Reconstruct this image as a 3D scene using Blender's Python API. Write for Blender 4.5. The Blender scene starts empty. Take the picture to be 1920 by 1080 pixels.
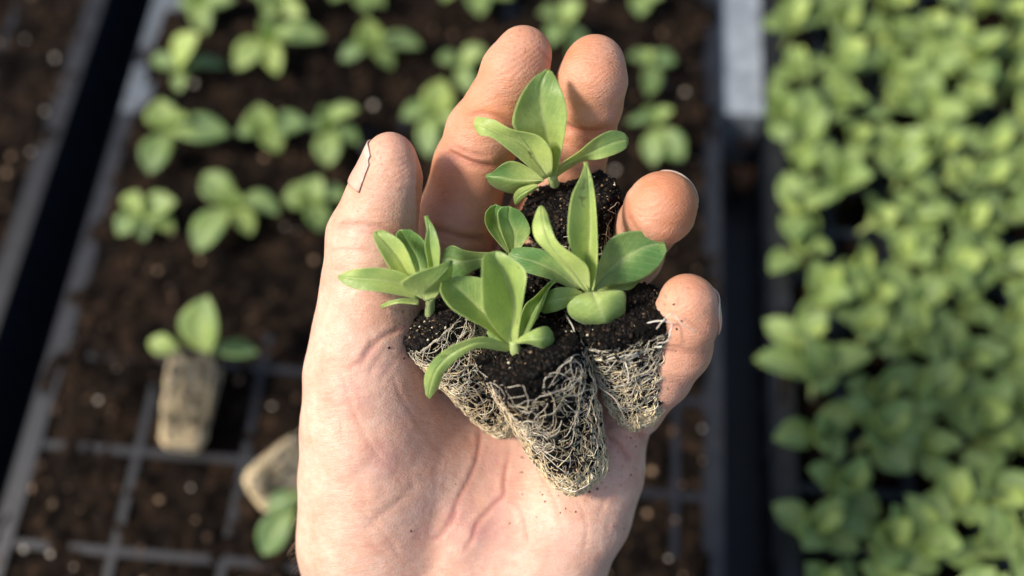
import bpy, math, random
import numpy as np
from mathutils import Vector, Matrix

rng = np.random.default_rng(7)
random.seed(7)
C = bpy.context.scene.collection
F = 1866.67                       # focal length in pixels of the 1920 px wide frame
PITCH = math.radians(64.85)
DB, DH = 0.48, 0.250              # camera distance to the trays and to the hand (m)
HC = DB * math.sin(PITCH)
YAW = math.radians(4.686)
cp, sp = math.cos(PITCH), math.sin(PITCH)
RIGHT = np.array([1, 0, 0.]); UP = np.array([0, sp, cp]); FWD = np.array([0, cp, -sp])
CAM = np.array([0, 0, HC])

def mm2w(p):
    """hand space (mm: x right, y up the frame, h towards the camera) -> world metres"""
    p = np.asarray(p, float)
    return CAM + (p[..., 0:1] * RIGHT + p[..., 1:2] * UP + (DH * 1000 - p[..., 2:3]) * FWD) * 0.001
def hs(x, y, h):
    d = DH * 1000 - h
    return np.stack([(np.asarray(x, float) - 960) * d / F, -(np.asarray(y, float) - 540) * d / F, np.asarray(h, float) + 0 * np.asarray(x, float)], -1)
def G(x, y, z=0.0):
    """point of the plane at height z (m) seen at a pixel"""
    d = (x - 960) / F * RIGHT - (y - 540) / F * UP + FWD
    return CAM + d * ((z - HC) / d[2])
TU = np.array([math.cos(YAW), -math.sin(YAW), 0.]); TV = np.array([math.sin(YAW), math.cos(YAW), 0.])
def T(u, v, z=0.0):
    """tray space (mm) -> world"""
    u, v, z = np.broadcast_arrays(np.asarray(u, float), np.asarray(v, float), np.asarray(z, float))
    return (u[..., None] * TU + v[..., None] * TV + z[..., None] * np.array([0, 0, 1.])) * 0.001

# ------------------------------------------------------------------ noise
def _hash(ix, iy, iz, seed):
    h = (ix.astype(np.int64) * 374761393 + iy.astype(np.int64) * 668265263 + iz.astype(np.int64) * 2147483647 + seed * 974711) & 0xffffffff
    h = ((h ^ (h >> 13)) * 1274126177) & 0xffffffff
    return ((h ^ (h >> 16)) & 0xffff) / 65535.0
def vnoise(p, seed=0):
    i = np.floor(p); f = p - i; f = f * f * (3 - 2 * f)
    i = i.astype(np.int64); r = 0
    for dx in (0, 1):
        for dy in (0, 1):
            for dz in (0, 1):
                w = (f[..., 0] if dx else 1 - f[..., 0]) * (f[..., 1] if dy else 1 - f[..., 1]) * (f[..., 2] if dz else 1 - f[..., 2])
                r = r + w * _hash(i[..., 0] + dx, i[..., 1] + dy, i[..., 2] + dz, seed)
    return r * 2 - 1
def fbm(p, oct=4, seed=0):
    a, s, r = 1.0, 1.0, 0
    for o in range(oct):
        r = r + a * vnoise(p * s + 17.3 * o, seed + o); a *= .5; s *= 2.03
    return r

# ------------------------------------------------------------------ objects
def mesh_obj(name, V, Fc, mat, parent=None, loc=None, smooth=True, attrs=None, mats=None, midx=None):
    V = np.asarray(V, float)
    if parent is not None:
        base = np.array(parent['_w'])
    else:
        base = np.array(loc) if loc is not None else V.mean(0)
    me = bpy.data.meshes.new(name)
    me.from_pydata((V - base).tolist(), [], Fc if isinstance(Fc, list) else np.asarray(Fc).tolist())
    if smooth: me.polygons.foreach_set('use_smooth', [True] * len(me.polygons))
    for m in (mats or [mat]): me.materials.append(m)
    if midx is not None: me.polygons.foreach_set('material_index', np.asarray(midx, dtype=np.int32))
    for k, a in (attrs or {}).items():
        a = np.asarray(a, float)
        at = me.attributes.new(k, 'FLOAT_COLOR', 'POINT')
        if a.ndim == 1: a = np.stack([a] * 3, -1)
        at.data.foreach_set('color', np.concatenate([a[:, :3], np.ones((len(a), 1))], 1).astype(np.float32).ravel())
    me.update()
    o = bpy.data.objects.new(name, me); C.objects.link(o)
    if parent is not None:
        o.parent = parent
        o['_w'] = list(base)
    else:
        o.location = base; o['_w'] = list(base)
    return o
def thing(name, loc, label, cat, group=None):
    o = bpy.data.objects.new(name, None); C.objects.link(o)
    o.location = loc; o['_w'] = list(loc); o.empty_display_size = .01
    o['label'] = label; o['category'] = cat
    if group: o['group'] = group
    return o
def tag(o, label, cat, group=None, kind=None):
    if label: o['label'] = label
    if cat: o['category'] = cat
    if group: o['group'] = group
    if kind: o['kind'] = kind

class MB:
    """collects geometry for one mesh"""
    def __init__(s): s.V = []; s.F = []; s.n = 0; s.A = []; s.M = []
    def add(s, V, Fc, col=None, m=0):
        V = np.asarray(V, float).reshape(-1, 3)
        s.V.append(V); s.F += [[i + s.n for i in f] for f in Fc]; s.n += len(V)
        s.A.append(np.tile(col if col is not None else (1, 1, 1), (len(V), 1))); s.M += [m] * len(Fc)
    def box(s, lo, hi, fn, col=None, m=0, taper=0.0):
        c = []
        for z in (0, 1):
            e = taper * (1 - z)
            for (a, b) in ((0, 0), (1, 0), (1, 1), (0, 1)):
                c.append(fn((hi[0] - e if a else lo[0] + e), (hi[1] - e if b else lo[1] + e), hi[2] if z else lo[2]))
        s.add(np.array(c), [(3, 2, 1, 0), (4, 5, 6, 7), (0, 1, 5, 4), (1, 2, 6, 5), (2, 3, 7, 6), (3, 0, 4, 7)], col, m)
    def tube(s, P, R, col=None, seg=5, m=0):
        P = np.asarray(P, float); n = len(P); R = np.broadcast_to(R, (n,))
        t = np.gradient(P, axis=0); t /= np.linalg.norm(t, axis=1, keepdims=True) + 1e-12
        a = np.array([0.31, 0.57, 0.76]); u = np.cross(t, a); u /= np.linalg.norm(u, axis=1, keepdims=True) + 1e-12
        w = np.cross(t, u)
        th = np.arange(seg) * 2 * math.pi / seg
        V = P[:, None] + R[:, None, None] * (np.cos(th)[None, :, None] * u[:, None] + np.sin(th)[None, :, None] * w[:, None])
        f = [(i * seg + j, i * seg + (j + 1) % seg, (i + 1) * seg + (j + 1) % seg, (i + 1) * seg + j) for i in range(n - 1) for j in range(seg)]
        f.append(tuple(range(seg - 1, -1, -1))); f.append(tuple((n - 1) * seg + j for j in range(seg)))
        s.add(V, f, col, m)
    def crumb(s, c, r, col=None, m=0):
        V = _ICO * r * (0.65 + 0.7 * rng.random((12, 1))) * (0.7 + .6 * rng.random(3))
        s.add(V + c, _ICOF, col, m)
    def build(s, name, mat, parent=None, loc=None, smooth=True, mats=None):
        return mesh_obj(name, np.concatenate(s.V), s.F, mat, parent, loc, smooth, {'col': np.concatenate(s.A)}, mats, s.M if mats else None)
_g = (1 + 5 ** .5) / 2
_ICO = np.array([(-1, _g, 0), (1, _g, 0), (-1, -_g, 0), (1, -_g, 0), (0, -1, _g), (0, 1, _g), (0, -1, -_g), (0, 1, -_g), (_g, 0, -1), (_g, 0, 1), (-_g, 0, -1), (-_g, 0, 1)]) / 1.9
_ICOF = [(0, 11, 5), (0, 5, 1), (0, 1, 7), (0, 7, 10), (0, 10, 11), (1, 5, 9), (5, 11, 4), (11, 10, 2), (10, 7, 6), (7, 1, 8), (3, 9, 4), (3, 4, 2), (3, 2, 6), (3, 6, 8), (3, 8, 9), (4, 9, 5), (2, 4, 11), (6, 2, 10), (8, 6, 7), (9, 8, 1)]

# ------------------------------------------------------------------ materials
def new_mat(name):
    m = bpy.data.materials.new(name); m.use_nodes = True
    nt = m.node_tree; nt.nodes.clear()
    return m, nt
def N(nt, typ, **kw):
    n = nt.nodes.new(typ)
    for k, v in kw.items():
        if k.startswith('_'): setattr(n, k[1:], v)
        else: n.inputs[k.replace('__', ' ')].default_value = v
    return n
def L(nt, a, ao, b, bi): nt.links.new(a.outputs[ao], b.inputs[bi])
def ramp(nt, src, so, stops):
    r = nt.nodes.new('ShaderNodeValToRGB'); L(nt, src, so, r, 'Fac')
    e = r.color_ramp.elements
    while len(e) < len(stops): e.new(0.5)
    for el, (p, c) in zip(e, stops): el.position = p; el.color = (*c, 1) if len(c) == 3 else c
    return r
def mixc(nt, fac, a, b, mode='MIX'):
    """fac/a/b: (node, output) or constants"""
    m = nt.nodes.new('ShaderNodeMix'); m.data_type = 'RGBA'; m.blend_type = mode
    for idx, v in ((0, fac), (6, a), (7, b)):
        if isinstance(v, tuple) and hasattr(v[0], 'outputs'): nt.links.new(v[0].outputs[v[1]], m.inputs[idx])
        elif idx == 0: m.inputs[0].default_value = v
        else: m.inputs[idx].default_value = (*v, 1)
    return m
def math_n(nt, op, a, b=None, clamp=False):
    m = nt.nodes.new('ShaderNodeMath'); m.operation = op; m.use_clamp = clamp
    for i, v in ((0, a), (1, b)):
        if v is None: continue
        if isinstance(v, tuple): nt.links.new(v[0].outputs[v[1]], m.inputs[i])
        else: m.inputs[i].default_value = v
    return m

def mat_skin():
    m, nt = new_mat('skin')
    out = N(nt, 'ShaderNodeOutputMaterial'); b = N(nt, 'ShaderNodeBsdfPrincipled')
    L(nt, b, 0, out, 0)
    tc = N(nt, 'ShaderNodeTexCoord')
    at = N(nt, 'ShaderNodeAttribute', _attribute_name='skin'); sep = N(nt, 'ShaderNodeSeparateColor'); L(nt, at, 'Color', sep, 0)
    rid = N(nt, 'ShaderNodeAttribute', _attribute_name='ridge')
    rsep = N(nt, 'ShaderNodeSeparateColor'); L(nt, rid, 'Color', rsep, 0)
    n1 = N(nt, 'ShaderNodeTexNoise', Scale=110.0, Detail=4.0, Roughness=.6); L(nt, tc, 'Object', n1, 'Vector')
    n2 = N(nt, 'ShaderNodeTexNoise', Scale=420.0, Detail=3.0, Roughness=.6); L(nt, tc, 'Object', n2, 'Vector')
    base = ramp(nt, n1, 'Fac', [(.30, (.665, .375, .265)), (.47, (.71, .435, .315)), (.62, (.755, .495, .37)), (.75, (.69, .40, .29))])
    r2 = ramp(nt, n2, 'Fac', [(.35, (.93, .86, .84)), (.65, (1.0, 1.0, 1.0))])
    c = mixc(nt, .8, (base, 0), (r2, 0), 'MULTIPLY')
    c = mixc(nt, (sep, 1), (c, 2), (.58, .235, .115))          # blood-warm finger pads
    c = mixc(nt, (rsep, 1), (c, 2), (.56, .26, .24))
    crf = math_n(nt, 'MULTIPLY', (sep, 0), .85)
    c = mixc(nt, (crf, 0), (c, 2), (.42, .13, .095))            # creases
    drt = N(nt, 'ShaderNodeTexNoise', Scale=900.0, Detail=2.0); L(nt, tc, 'Object', drt, 'Vector')
    dr = ramp(nt, drt, 'Fac', [(.60, (0, 0, 0)), (.68, (1, 1, 1))])
    dm = math_n(nt, 'MULTIPLY', (dr, 0), (sep, 2))
    c = mixc(nt, (dm, 0), (c, 2), (.07, .04, .025))
    L(nt, c, 2, b, 'Base Color')
    b.inputs['Roughness'].default_value = .46
    b.inputs['Subsurface Weight'].default_value = .55
    b.inputs['Subsurface Radius'].default_value = (1.0, .36, .2)
    b.inputs['Subsurface Scale'].default_value = .0018
    b.inputs['Specular IOR Level'].default_value = .36
    # fine skin furrows
    mp = N(nt, 'ShaderNodeMapping'); mp.inputs['Rotation'].default_value = (.4, 0, .6); mp.inputs['Scale'].default_value = (1, 1.9, 1)
    L(nt, tc, 'Object', mp, 'Vector')
    vo = N(nt, 'ShaderNodeTexVoronoi', Scale=1150.0, _feature='DISTANCE_TO_EDGE'); L(nt, mp, 0, vo, 'Vector')
    vr = ramp(nt, vo, 'Distance', [(0, (0, 0, 0)), (.22, (1, 1, 1))])
    mp2 = N(nt, 'ShaderNodeMapping'); mp2.inputs['Rotation'].default_value = (0, .3, -.75); mp2.inputs['Scale'].default_value = (.35, 1.6, 1)
    L(nt, tc, 'Object', mp2, 'Vector')
    n3 = N(nt, 'ShaderNodeTexNoise', Scale=520.0, Detail=3.0, Roughness=.65); L(nt, mp2, 0, n3, 'Vector')
    rw = math_n(nt, 'MULTIPLY', (rsep, 0), 1.0)
    h = math_n(nt, 'MULTIPLY', (vr, 0), .13); h2 = math_n(nt, 'MULTIPLY', (n3, 'Fac'), .9); h3 = math_n(nt, 'ADD', (h, 0), (h2, 0))
    h4 = math_n(nt, 'ADD', (h3, 0), (rw, 0))
    bp = N(nt, 'ShaderNodeBump', Strength=.6, Distance=.0006); L(nt, h4, 0, bp, 'Height'); L(nt, bp, 0, b, 'Normal')
    return m
def mat_leaf(name, dark=(.125, .275, .080), light=(.66, .74, .23), trans=(.76, .90, .14), rough=.40, tw=.42, bump=.25):
    m, nt = new_mat(name)
    out = N(nt, 'ShaderNodeOutputMaterial'); b = N(nt, 'ShaderNodeBsdfPrincipled'); tr = N(nt, 'ShaderNodeBsdfTranslucent'); mx = N(nt, 'ShaderNodeMixShader')
    mx.inputs[0].default_value = tw
    L(nt, b, 0, mx, 1); L(nt, tr, 0, mx, 2); L(nt, mx, 0, out, 0)
    tc = N(nt, 'ShaderNodeTexCoord'); at = N(nt, 'ShaderNodeAttribute', _attribute_name='col'); sep = N(nt, 'ShaderNodeSeparateColor'); L(nt, at, 'Color', sep, 0)
    n = N(nt, 'ShaderNodeTexNoise', Scale=130.0, Detail=6.0, Roughness=.65); L(nt, tc, 'Object', n, 'Vector')
    f = math_n(nt, 'MULTIPLY_ADD', (n, 'Fac'), 1.3); f.inputs[2].default_value = -.62
    f2 = math_n(nt, 'ADD', (f, 0), (sep, 0), True)            # R: how pale this leaf / this spot is
    c = mixc(nt, (f2, 0), dark, light)
    c = mixc(nt, (sep, 1), (c, 2), (.66, .72, .33))            # G: vein and rim
    lu = N(nt, 'ShaderNodeAttribute', _attribute_name='luv'); ls = N(nt, 'ShaderNodeSeparateColor'); L(nt, lu, 'Color', ls, 0)
    ph = math_n(nt, 'MULTIPLY_ADD', (ls, 1), 9.0); pm = math_n(nt, 'MULTIPLY', (ls, 0), -3.4); nt.links.new(pm.outputs[0], ph.inputs[2])
    pw = math_n(nt, 'MULTIPLY_ADD', (n, 'Fac'), 1.1); nt.links.new(ph.outputs[0], pw.inputs[2])
    fr = math_n(nt, 'FRACT', (pw, 0)); fa = math_n(nt, 'SUBTRACT', (fr, 0), .5); fb = math_n(nt, 'ABSOLUTE', (fa, 0))
    vn = ramp(nt, fb, 0, [(.0, (1, 1, 1)), (.13, (0, 0, 0))]); vs = math_n(nt, 'MULTIPLY', (vn, 0), .16 if tw > .3 else 0.0)
    c = mixc(nt, (vs, 0), (c, 2), (.66, .74, .36))
    bl = N(nt, 'ShaderNodeTexNoise', Scale=330.0, Detail=2.0); L(nt, tc, 'Object', bl, 'Vector'); br = ramp(nt, bl, 'Fac', [(.71, (0, 0, 0)), (.74, (.55, .55, .55))])
    c = mixc(nt, (br, 0), (c, 2), (.10, .075, .03))
    c = mixc(nt, (sep, 2), (c, 2), (.05, .035, .02))           # B: soil specks
    n2 = N(nt, 'ShaderNodeTexNoise', Scale=2600.0, Detail=2.0); L(nt, tc, 'Object', n2, 'Vector')
    r2 = ramp(nt, n2, 'Fac', [(.35, (.86, .88, .86)), (.68, (1.1, 1.1, 1.12))])
    c = mixc(nt, .7, (c, 2), (r2, 0), 'MULTIPLY')
    L(nt, c, 2, b, 'Base Color')
    tcx = mixc(nt, .6, (c, 2), trans); L(nt, tcx, 2, tr, 'Color')
    b.inputs['Roughness'].default_value = rough
    b.inputs['Specular IOR Level'].default_value = .45
    b.inputs['Sheen Weight'].default_value = .12
    n3 = N(nt, 'ShaderNodeTexNoise', Scale=1100.0, Detail=3.0); L(nt, tc, 'Object', n3, 'Vector')
    bp = N(nt, 'ShaderNodeBump', Strength=bump, Distance=.0004); hh = math_n(nt, 'MULTIPLY_ADD', (vn, 0), -.5); nt.links.new(n3.outputs['Fac'], hh.inputs[2]); L(nt, hh, 0, bp, 'Height'); L(nt, bp, 0, b, 'Normal')
    return m
def mat_soil(name, stops, scale=900.0, rough=.8, bump=.8, spec=.3):
    m, nt = new_mat(name)
    out = N(nt, 'ShaderNodeOutputMaterial'); b = N(nt, 'ShaderNodeBsdfPrincipled'); L(nt, b, 0, out, 0)
    tc = N(nt, 'ShaderNodeTexCoord'); at = N(nt, 'ShaderNodeAttribute', _attribute_name='col')
    n = N(nt, 'ShaderNodeTexNoise', Scale=scale, Detail=5.0, Roughness=.7); L(nt, tc, 'Object', n, 'Vector')
    r = ramp(nt, n, 'Fac', stops)
    if name == 'tray_soil':
        nb = N(nt, 'ShaderNodeTexNoise', Scale=75.0, Detail=3.0, Roughness=.6); L(nt, tc, 'Object', nb, 'Vector'); rb = ramp(nt, nb, 'Fac', [(.40, (.40, .37, .35)), (.62, (2.5, 2.2, 1.9))]); r = mixc(nt, 1.0, (r, 0), (rb, 0), 'MULTIPLY')
    c = mixc(nt, 1.0, (r, 2 if name == 'tray_soil' else 0), (at, 'Color'), 'MULTIPLY'); L(nt, c, 2, b, 'Base Color')
    b.inputs['Roughness'].default_value = rough; b.inputs['Specular IOR Level'].default_value = spec
    n3 = N(nt, 'ShaderNodeTexNoise', Scale=scale * 1.6, Detail=4.0, Roughness=.7); L(nt, tc, 'Object', n3, 'Vector')
    bp = N(nt, 'ShaderNodeBump', Strength=bump, Distance=.001); L(nt, n3, 'Fac', bp, 'Height'); L(nt, bp, 0, b, 'Normal')
    return m
def mat_attr(name, rough=.6, spec=.4, trans=0.0, nscale=800.0, var=.25, sss=0.0):
    m, nt = new_mat(name)
    out = N(nt, 'ShaderNodeOutputMaterial'); b = N(nt, 'ShaderNodeBsdfPrincipled'); L(nt, b, 0, out, 0)
    tc = N(nt, 'ShaderNodeTexCoord'); at = N(nt, 'ShaderNodeAttribute', _attribute_name='col')
    n = N(nt, 'ShaderNodeTexNoise', Scale=nscale, Detail=4.0); L(nt, tc, 'Object', n, 'Vector')
    r = ramp(nt, n, 'Fac', [(.3, (1 - var,) * 3), (.7, (1 + var * .4,) * 3)])
    c = mixc(nt, 1.0, (at, 'Color'), (r, 0), 'MULTIPLY'); L(nt, c, 2, b, 'Base Color')
    b.inputs['Roughness'].default_value = rough; b.inputs['Specular IOR Level'].default_value = spec
    if sss:
        b.inputs['Subsurface Weight'].default_value = sss; b.inputs['Subsurface Scale'].default_value = .0006
    bp = N(nt, 'ShaderNodeBump', Strength=.3, Distance=.0004); L(nt, n, 'Fac', bp, 'Height'); L(nt, bp, 0, b, 'Normal')
    return m
SKIN = mat_skin()
LEAF = mat_leaf('leaf_hand')
LEAFBG = mat_leaf('leaf_tray', dark=(.075, .175, .055), light=(.48, .58, .15), tw=.38, rough=.5)
SOIL = mat_soil('plug_soil', [(.30, (.0015, .0012, .001)), (.55, (.006, .0045, .0035)), (.64, (.016, .010, .007)), (.72, (.07, .045, .028)), (.78, (.006, .005, .004))], 900.0, .8, 1.0, .12)
TSOIL = mat_soil('tray_soil', [(.32, (.002, .0015, .0011)), (.50, (.005, .0035, .0025)), (.64, (.021, .0135, .0085)), (.80, (.010, .007, .005))], 260.0, .9, 1.0, .08)
ROOT = mat_attr('root', .55, .35, nscale=1500.0, var=.3, sss=.15)
NAIL = mat_attr('nail', .32, .5, nscale=900.0, var=.08, sss=.3)
GRIT = mat_attr('grit', .65, .18, nscale=2500.0, var=.35)
PLASTIC = mat_attr('black_plastic', .42, .5, nscale=120.0, var=.4)
STEM = mat_leaf('stem', dark=(.22, .34, .09), light=(.40, .50, .16), tw=.2)

# ------------------------------------------------------------------ the hand: signed distance field in mm
def capsule(P, a, b, ra, rb):
    ab = b - a; t = np.clip(((P - a) @ ab) / (ab @ ab), 0, 1)
    q = P - a - t[..., None] * ab
    return np.sqrt((q * q).sum(-1)) - (ra + (rb - ra) * t)
def smin(a, b, k):
    h = np.clip(.5 + .5 * (b - a) / k, 0, 1)
    return b + (a - b) * h - k * h * (1 - h)
def chain(P, pts, k=2.0):
    J = [(hs(x, y, h), r * (DH * 1000 - h) / F) for x, y, h, r in pts]
    d = None
    for (a, ra), (b, rb) in zip(J, J[1:]):
        c = capsule(P, a, b, ra, rb)
        d = c if d is None else smin(d, c, k)
    return d
INDEX = [(845, 500, -26, 80), (862, 395, -19, 73), (884, 312, -12, 71), (905, 255, -6, 69), (936, 200, 0, 61), (966, 135, 5, 63), (981, 102, 6, 53)]
MIDDLE = [(985, 490, -29, 80), (1030, 400, -23, 72), (1066, 325, -16, 66), (1097, 246, -6, 56), (1107, 195, 0, 59), (1111, 150, 4, 64), (1115, 122, 4, 56)]
RING = [(1095, 580, -30, 78), (1140, 520, -23, 70), (1180, 475, -13, 63), (1211, 428, -3, 58), (1238, 392, 9, 66), (1243, 382, 10, 61)]
PINKY = [(1118, 800, -24, 84), (1178, 757, -14, 67), (1232, 702, -5, 64), (1268, 650, 3, 66), (1285, 598, 9, 60), (1290, 568, 11, 55)]
THUMB = [(700, 1010, -23, 130), (692, 900, -19, 125), (692, 800, -15, 122), (688, 700, -11, 112), (690, 620, -8, 98), (696, 540, -6, 86), (699, 445, -2, 80), (718, 375, 3, 64), (731, 330, 6, 54), (731, 293, 8, 45)]
PALM = [
    [(800, 2050, -52, 165), (712, 1300, -34, 130), (708, 1120, -28, 127), (700, 1010, -24, 128)],
    [(950, 2050, -52, 165), (960, 1300, -34, 135), (985, 1120, -30, 130), (1018, 1050, -26, 116), (1072, 955, -24, 106), (1108, 880, -24, 93), (1124, 815, -25, 86)],
    [(870, 2050, -50, 180), (850, 1300, -28, 150), (850, 1120, -28, 135), (862, 990, -27, 118), (862, 860, -31, 104), (850, 700, -36, 95), (848, 520, -34, 84)],
    [(955, 1080, -29, 122), (965, 940, -31, 108), (968, 860, -34, 98), (970, 650, -37, 90), (985, 500, -35, 80)],
    [(1040, 960, -36, 95), (1075, 780, -36, 88), (1095, 590, -35, 82)],
    [(702, 985, -23, 118), (765, 870, -22, 108), (770, 760, -24, 96)],
    [(700, 640, -14, 84), (770, 590, -24, 74), (840, 530, -32, 70)],
]
def sdf(P):
    d = None
    for pl in PALM:
        c = chain(P, pl, 3.0); d = c if d is None else smin(d, c, 7.0)
    th = chain(P, THUMB, 4.0)
    d0 = d
    d = smin(d0, th, 6.0)
    for f, k in ((INDEX, 5.0), (MIDDLE, 4.0), (RING, 4.0), (PINKY, 5.0)):
        d = smin(d, smin(d0, chain(P, f, 1.6), k), .7)
    q = P * .085
    w = np.sin(q[..., 0] * 2.1 + 1.3 + q[..., 2]) * np.sin(q[..., 1] * 1.7 + .4) * np.sin(q[..., 2] * 1.9 + 2)
    return d + .35 * w
def surface_nets(lo, hi, step):
    n = np.ceil((hi - lo) / step).astype(int) + 1
    xs = [lo[i] + step * np.arange(n[i]) for i in range(3)]
    D = np.empty(n, np.float32); B = 8
    cc = [x[:: B][:, None] + 0 for x in xs]
    g = np.stack(np.meshgrid(*[x[::B] + step * (B - 1) / 2 for x in xs], indexing='ij'), -1)
    dc = sdf(g)
    for i, j, k in np.ndindex(dc.shape):
        sl = tuple(slice(q * B, q * B + B) for q in (i, j, k))
        D[sl] = dc[i, j, k]
    near = np.argwhere(np.abs(dc) < step * B * .5 * 1.7321 + 1.5)
    for c0 in range(0, len(near), 200):
        nb = near[c0:c0 + 200]; o = np.arange(B)
        I3 = [nb[:, a, None, None, None] * B + o.reshape([-1 if q == a else 1 for q in range(3)])[None] for a in range(3)]
        I3 = np.broadcast_arrays(*I3); I3 = [q.ravel() for q in I3]
        ok = (I3[0] < n[0]) & (I3[1] < n[1]) & (I3[2] < n[2]); I3 = [q[ok] for q in I3]
        D[I3[0], I3[1], I3[2]] = sdf(np.stack([xs[a][I3[a]] for a in range(3)], -1))
    S = D < 0
    cs = [S[a:n[0] - 1 + a, b:n[1] - 1 + b, c:n[2] - 1 + c] for a in (0, 1) for b in (0, 1) for c in (0, 1)]
    cnt = sum(c.astype(np.int8) for c in cs); act = (cnt > 0) & (cnt < 8)
    idx = -np.ones(act.shape, np.int64); ijk = np.argwhere(act); idx[act] = np.arange(len(ijk))
    acc = np.zeros((len(ijk), 3)); num = np.zeros(len(ijk))
    I = ijk.T
    for ax in range(3):
        for o1 in (0, 1):
            for o2 in (0, 1):
                off = [0, 0, 0]; oth = [a for a in range(3) if a != ax]; off[oth[0]] = o1; off[oth[1]] = o2
                a = D[I[0] + off[0], I[1] + off[1], I[2] + off[2]]
                e = list(off); e[ax] = 1
                b = D[I[0] + e[0], I[1] + e[1], I[2] + e[2]]
                mk = (a < 0) != (b < 0)
                t = np.where(mk, a / np.where(mk, a - b, 1), 0)
                p = ijk + np.array(off, float); p[:, ax] += t
                acc[mk] += p[mk]; num[mk] += 1
    V = lo + step * acc / num[:, None]
    quads = []
    for ax in range(3):
        o = [a for a in range(3) if a != ax]
        sl = [slice(0, n[i]) for i in range(3)]
        s0, s1 = list(sl), list(sl); s0[ax] = slice(0, n[ax] - 1); s1[ax] = slice(1, n[ax])
        ch = S[tuple(s0)] != S[tuple(s1)]
        e = np.argwhere(ch); e = e[(e[:, o[0]] > 0) & (e[:, o[1]] > 0) & (e[:, o[0]] < n[o[0]] - 1) & (e[:, o[1]] < n[o[1]] - 1)]
        flip = S[tuple(e.T)]
        def cell(d0, d1):
            q = e.copy(); q[:, o[0]] += d0; q[:, o[1]] += d1; return idx[tuple(q.T)]
        q = np.stack([cell(-1, -1), cell(0, -1), cell(0, 0), cell(-1, 0)], 1)
        if ax == 1: flip = ~flip
        q[~flip] = q[~flip][:, ::-1]
        quads.append(q)
    return V, np.concatenate(quads)
def subdivide(V, Q):
    E = np.concatenate([Q[:, [i, (i + 1) % 4]] for i in range(4)]); E.sort(1)
    U, inv = np.unique(E, axis=0, return_inverse=True); inv = inv.reshape(-1)
    m = len(Q); nv = len(V)
    ev = [nv + inv[i * m:(i + 1) * m] for i in range(4)]
    fc = nv + len(U) + np.arange(m)
    V2 = np.concatenate([V, V[U].mean(1), V[Q].mean(1)])
    Q2 = np.concatenate([np.stack([Q[:, i], ev[i], fc, ev[(i - 1) % 4]], 1) for i in range(4)])
    return V2, Q2
def grad(P, e=.25):
    g = np.stack([sdf(P + np.eye(3)[i] * e) - sdf(P - np.eye(3)[i] * e) for i in range(3)], -1)
    return g / (np.linalg.norm(g, axis=1, keepdims=True) + 1e-9)
def topx(P):
    d = DH * 1000 - P[:, 2]
    return np.stack([P[:, 0] * F / d + 960, 540 - P[:, 1] * F / d], -1)
def poly_dist(px, pl):
    """distance to a polyline in px and position along it 0..1"""
    best = np.full(len(px), 1e9); pos = np.zeros(len(px)); n = len(pl) - 1
    pl = np.array(pl, float)
    for i in range(n):
        a, b = pl[i], pl[i + 1]; ab = b - a
        t = np.clip(((px - a) @ ab) / (ab @ ab), 0, 1)
        d = np.linalg.norm(px - a - t[:, None] * ab, axis=1)
        k = d < best; best[k] = d[k]; pos[k] = (i + t[k]) / n
    return best, pos
def smooth_pl(pl, n=8):
    pl = np.array(pl, float); P = np.vstack([2 * pl[0] - pl[1], pl, 2 * pl[-1] - pl[-2]]); o = []
    for i in range(1, len(P) - 2):
        for t in np.arange(n) / n:
            o.append(.5 * (2 * P[i] + (P[i + 1] - P[i - 1]) * t + (2 * P[i - 1] - 5 * P[i] + 4 * P[i + 1] - P[i + 2]) * t * t + (3 * P[i] - P[i - 1] - 3 * P[i + 1] + P[i + 2]) * t ** 3))
    o.append(pl[-1]); return np.array(o)
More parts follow.
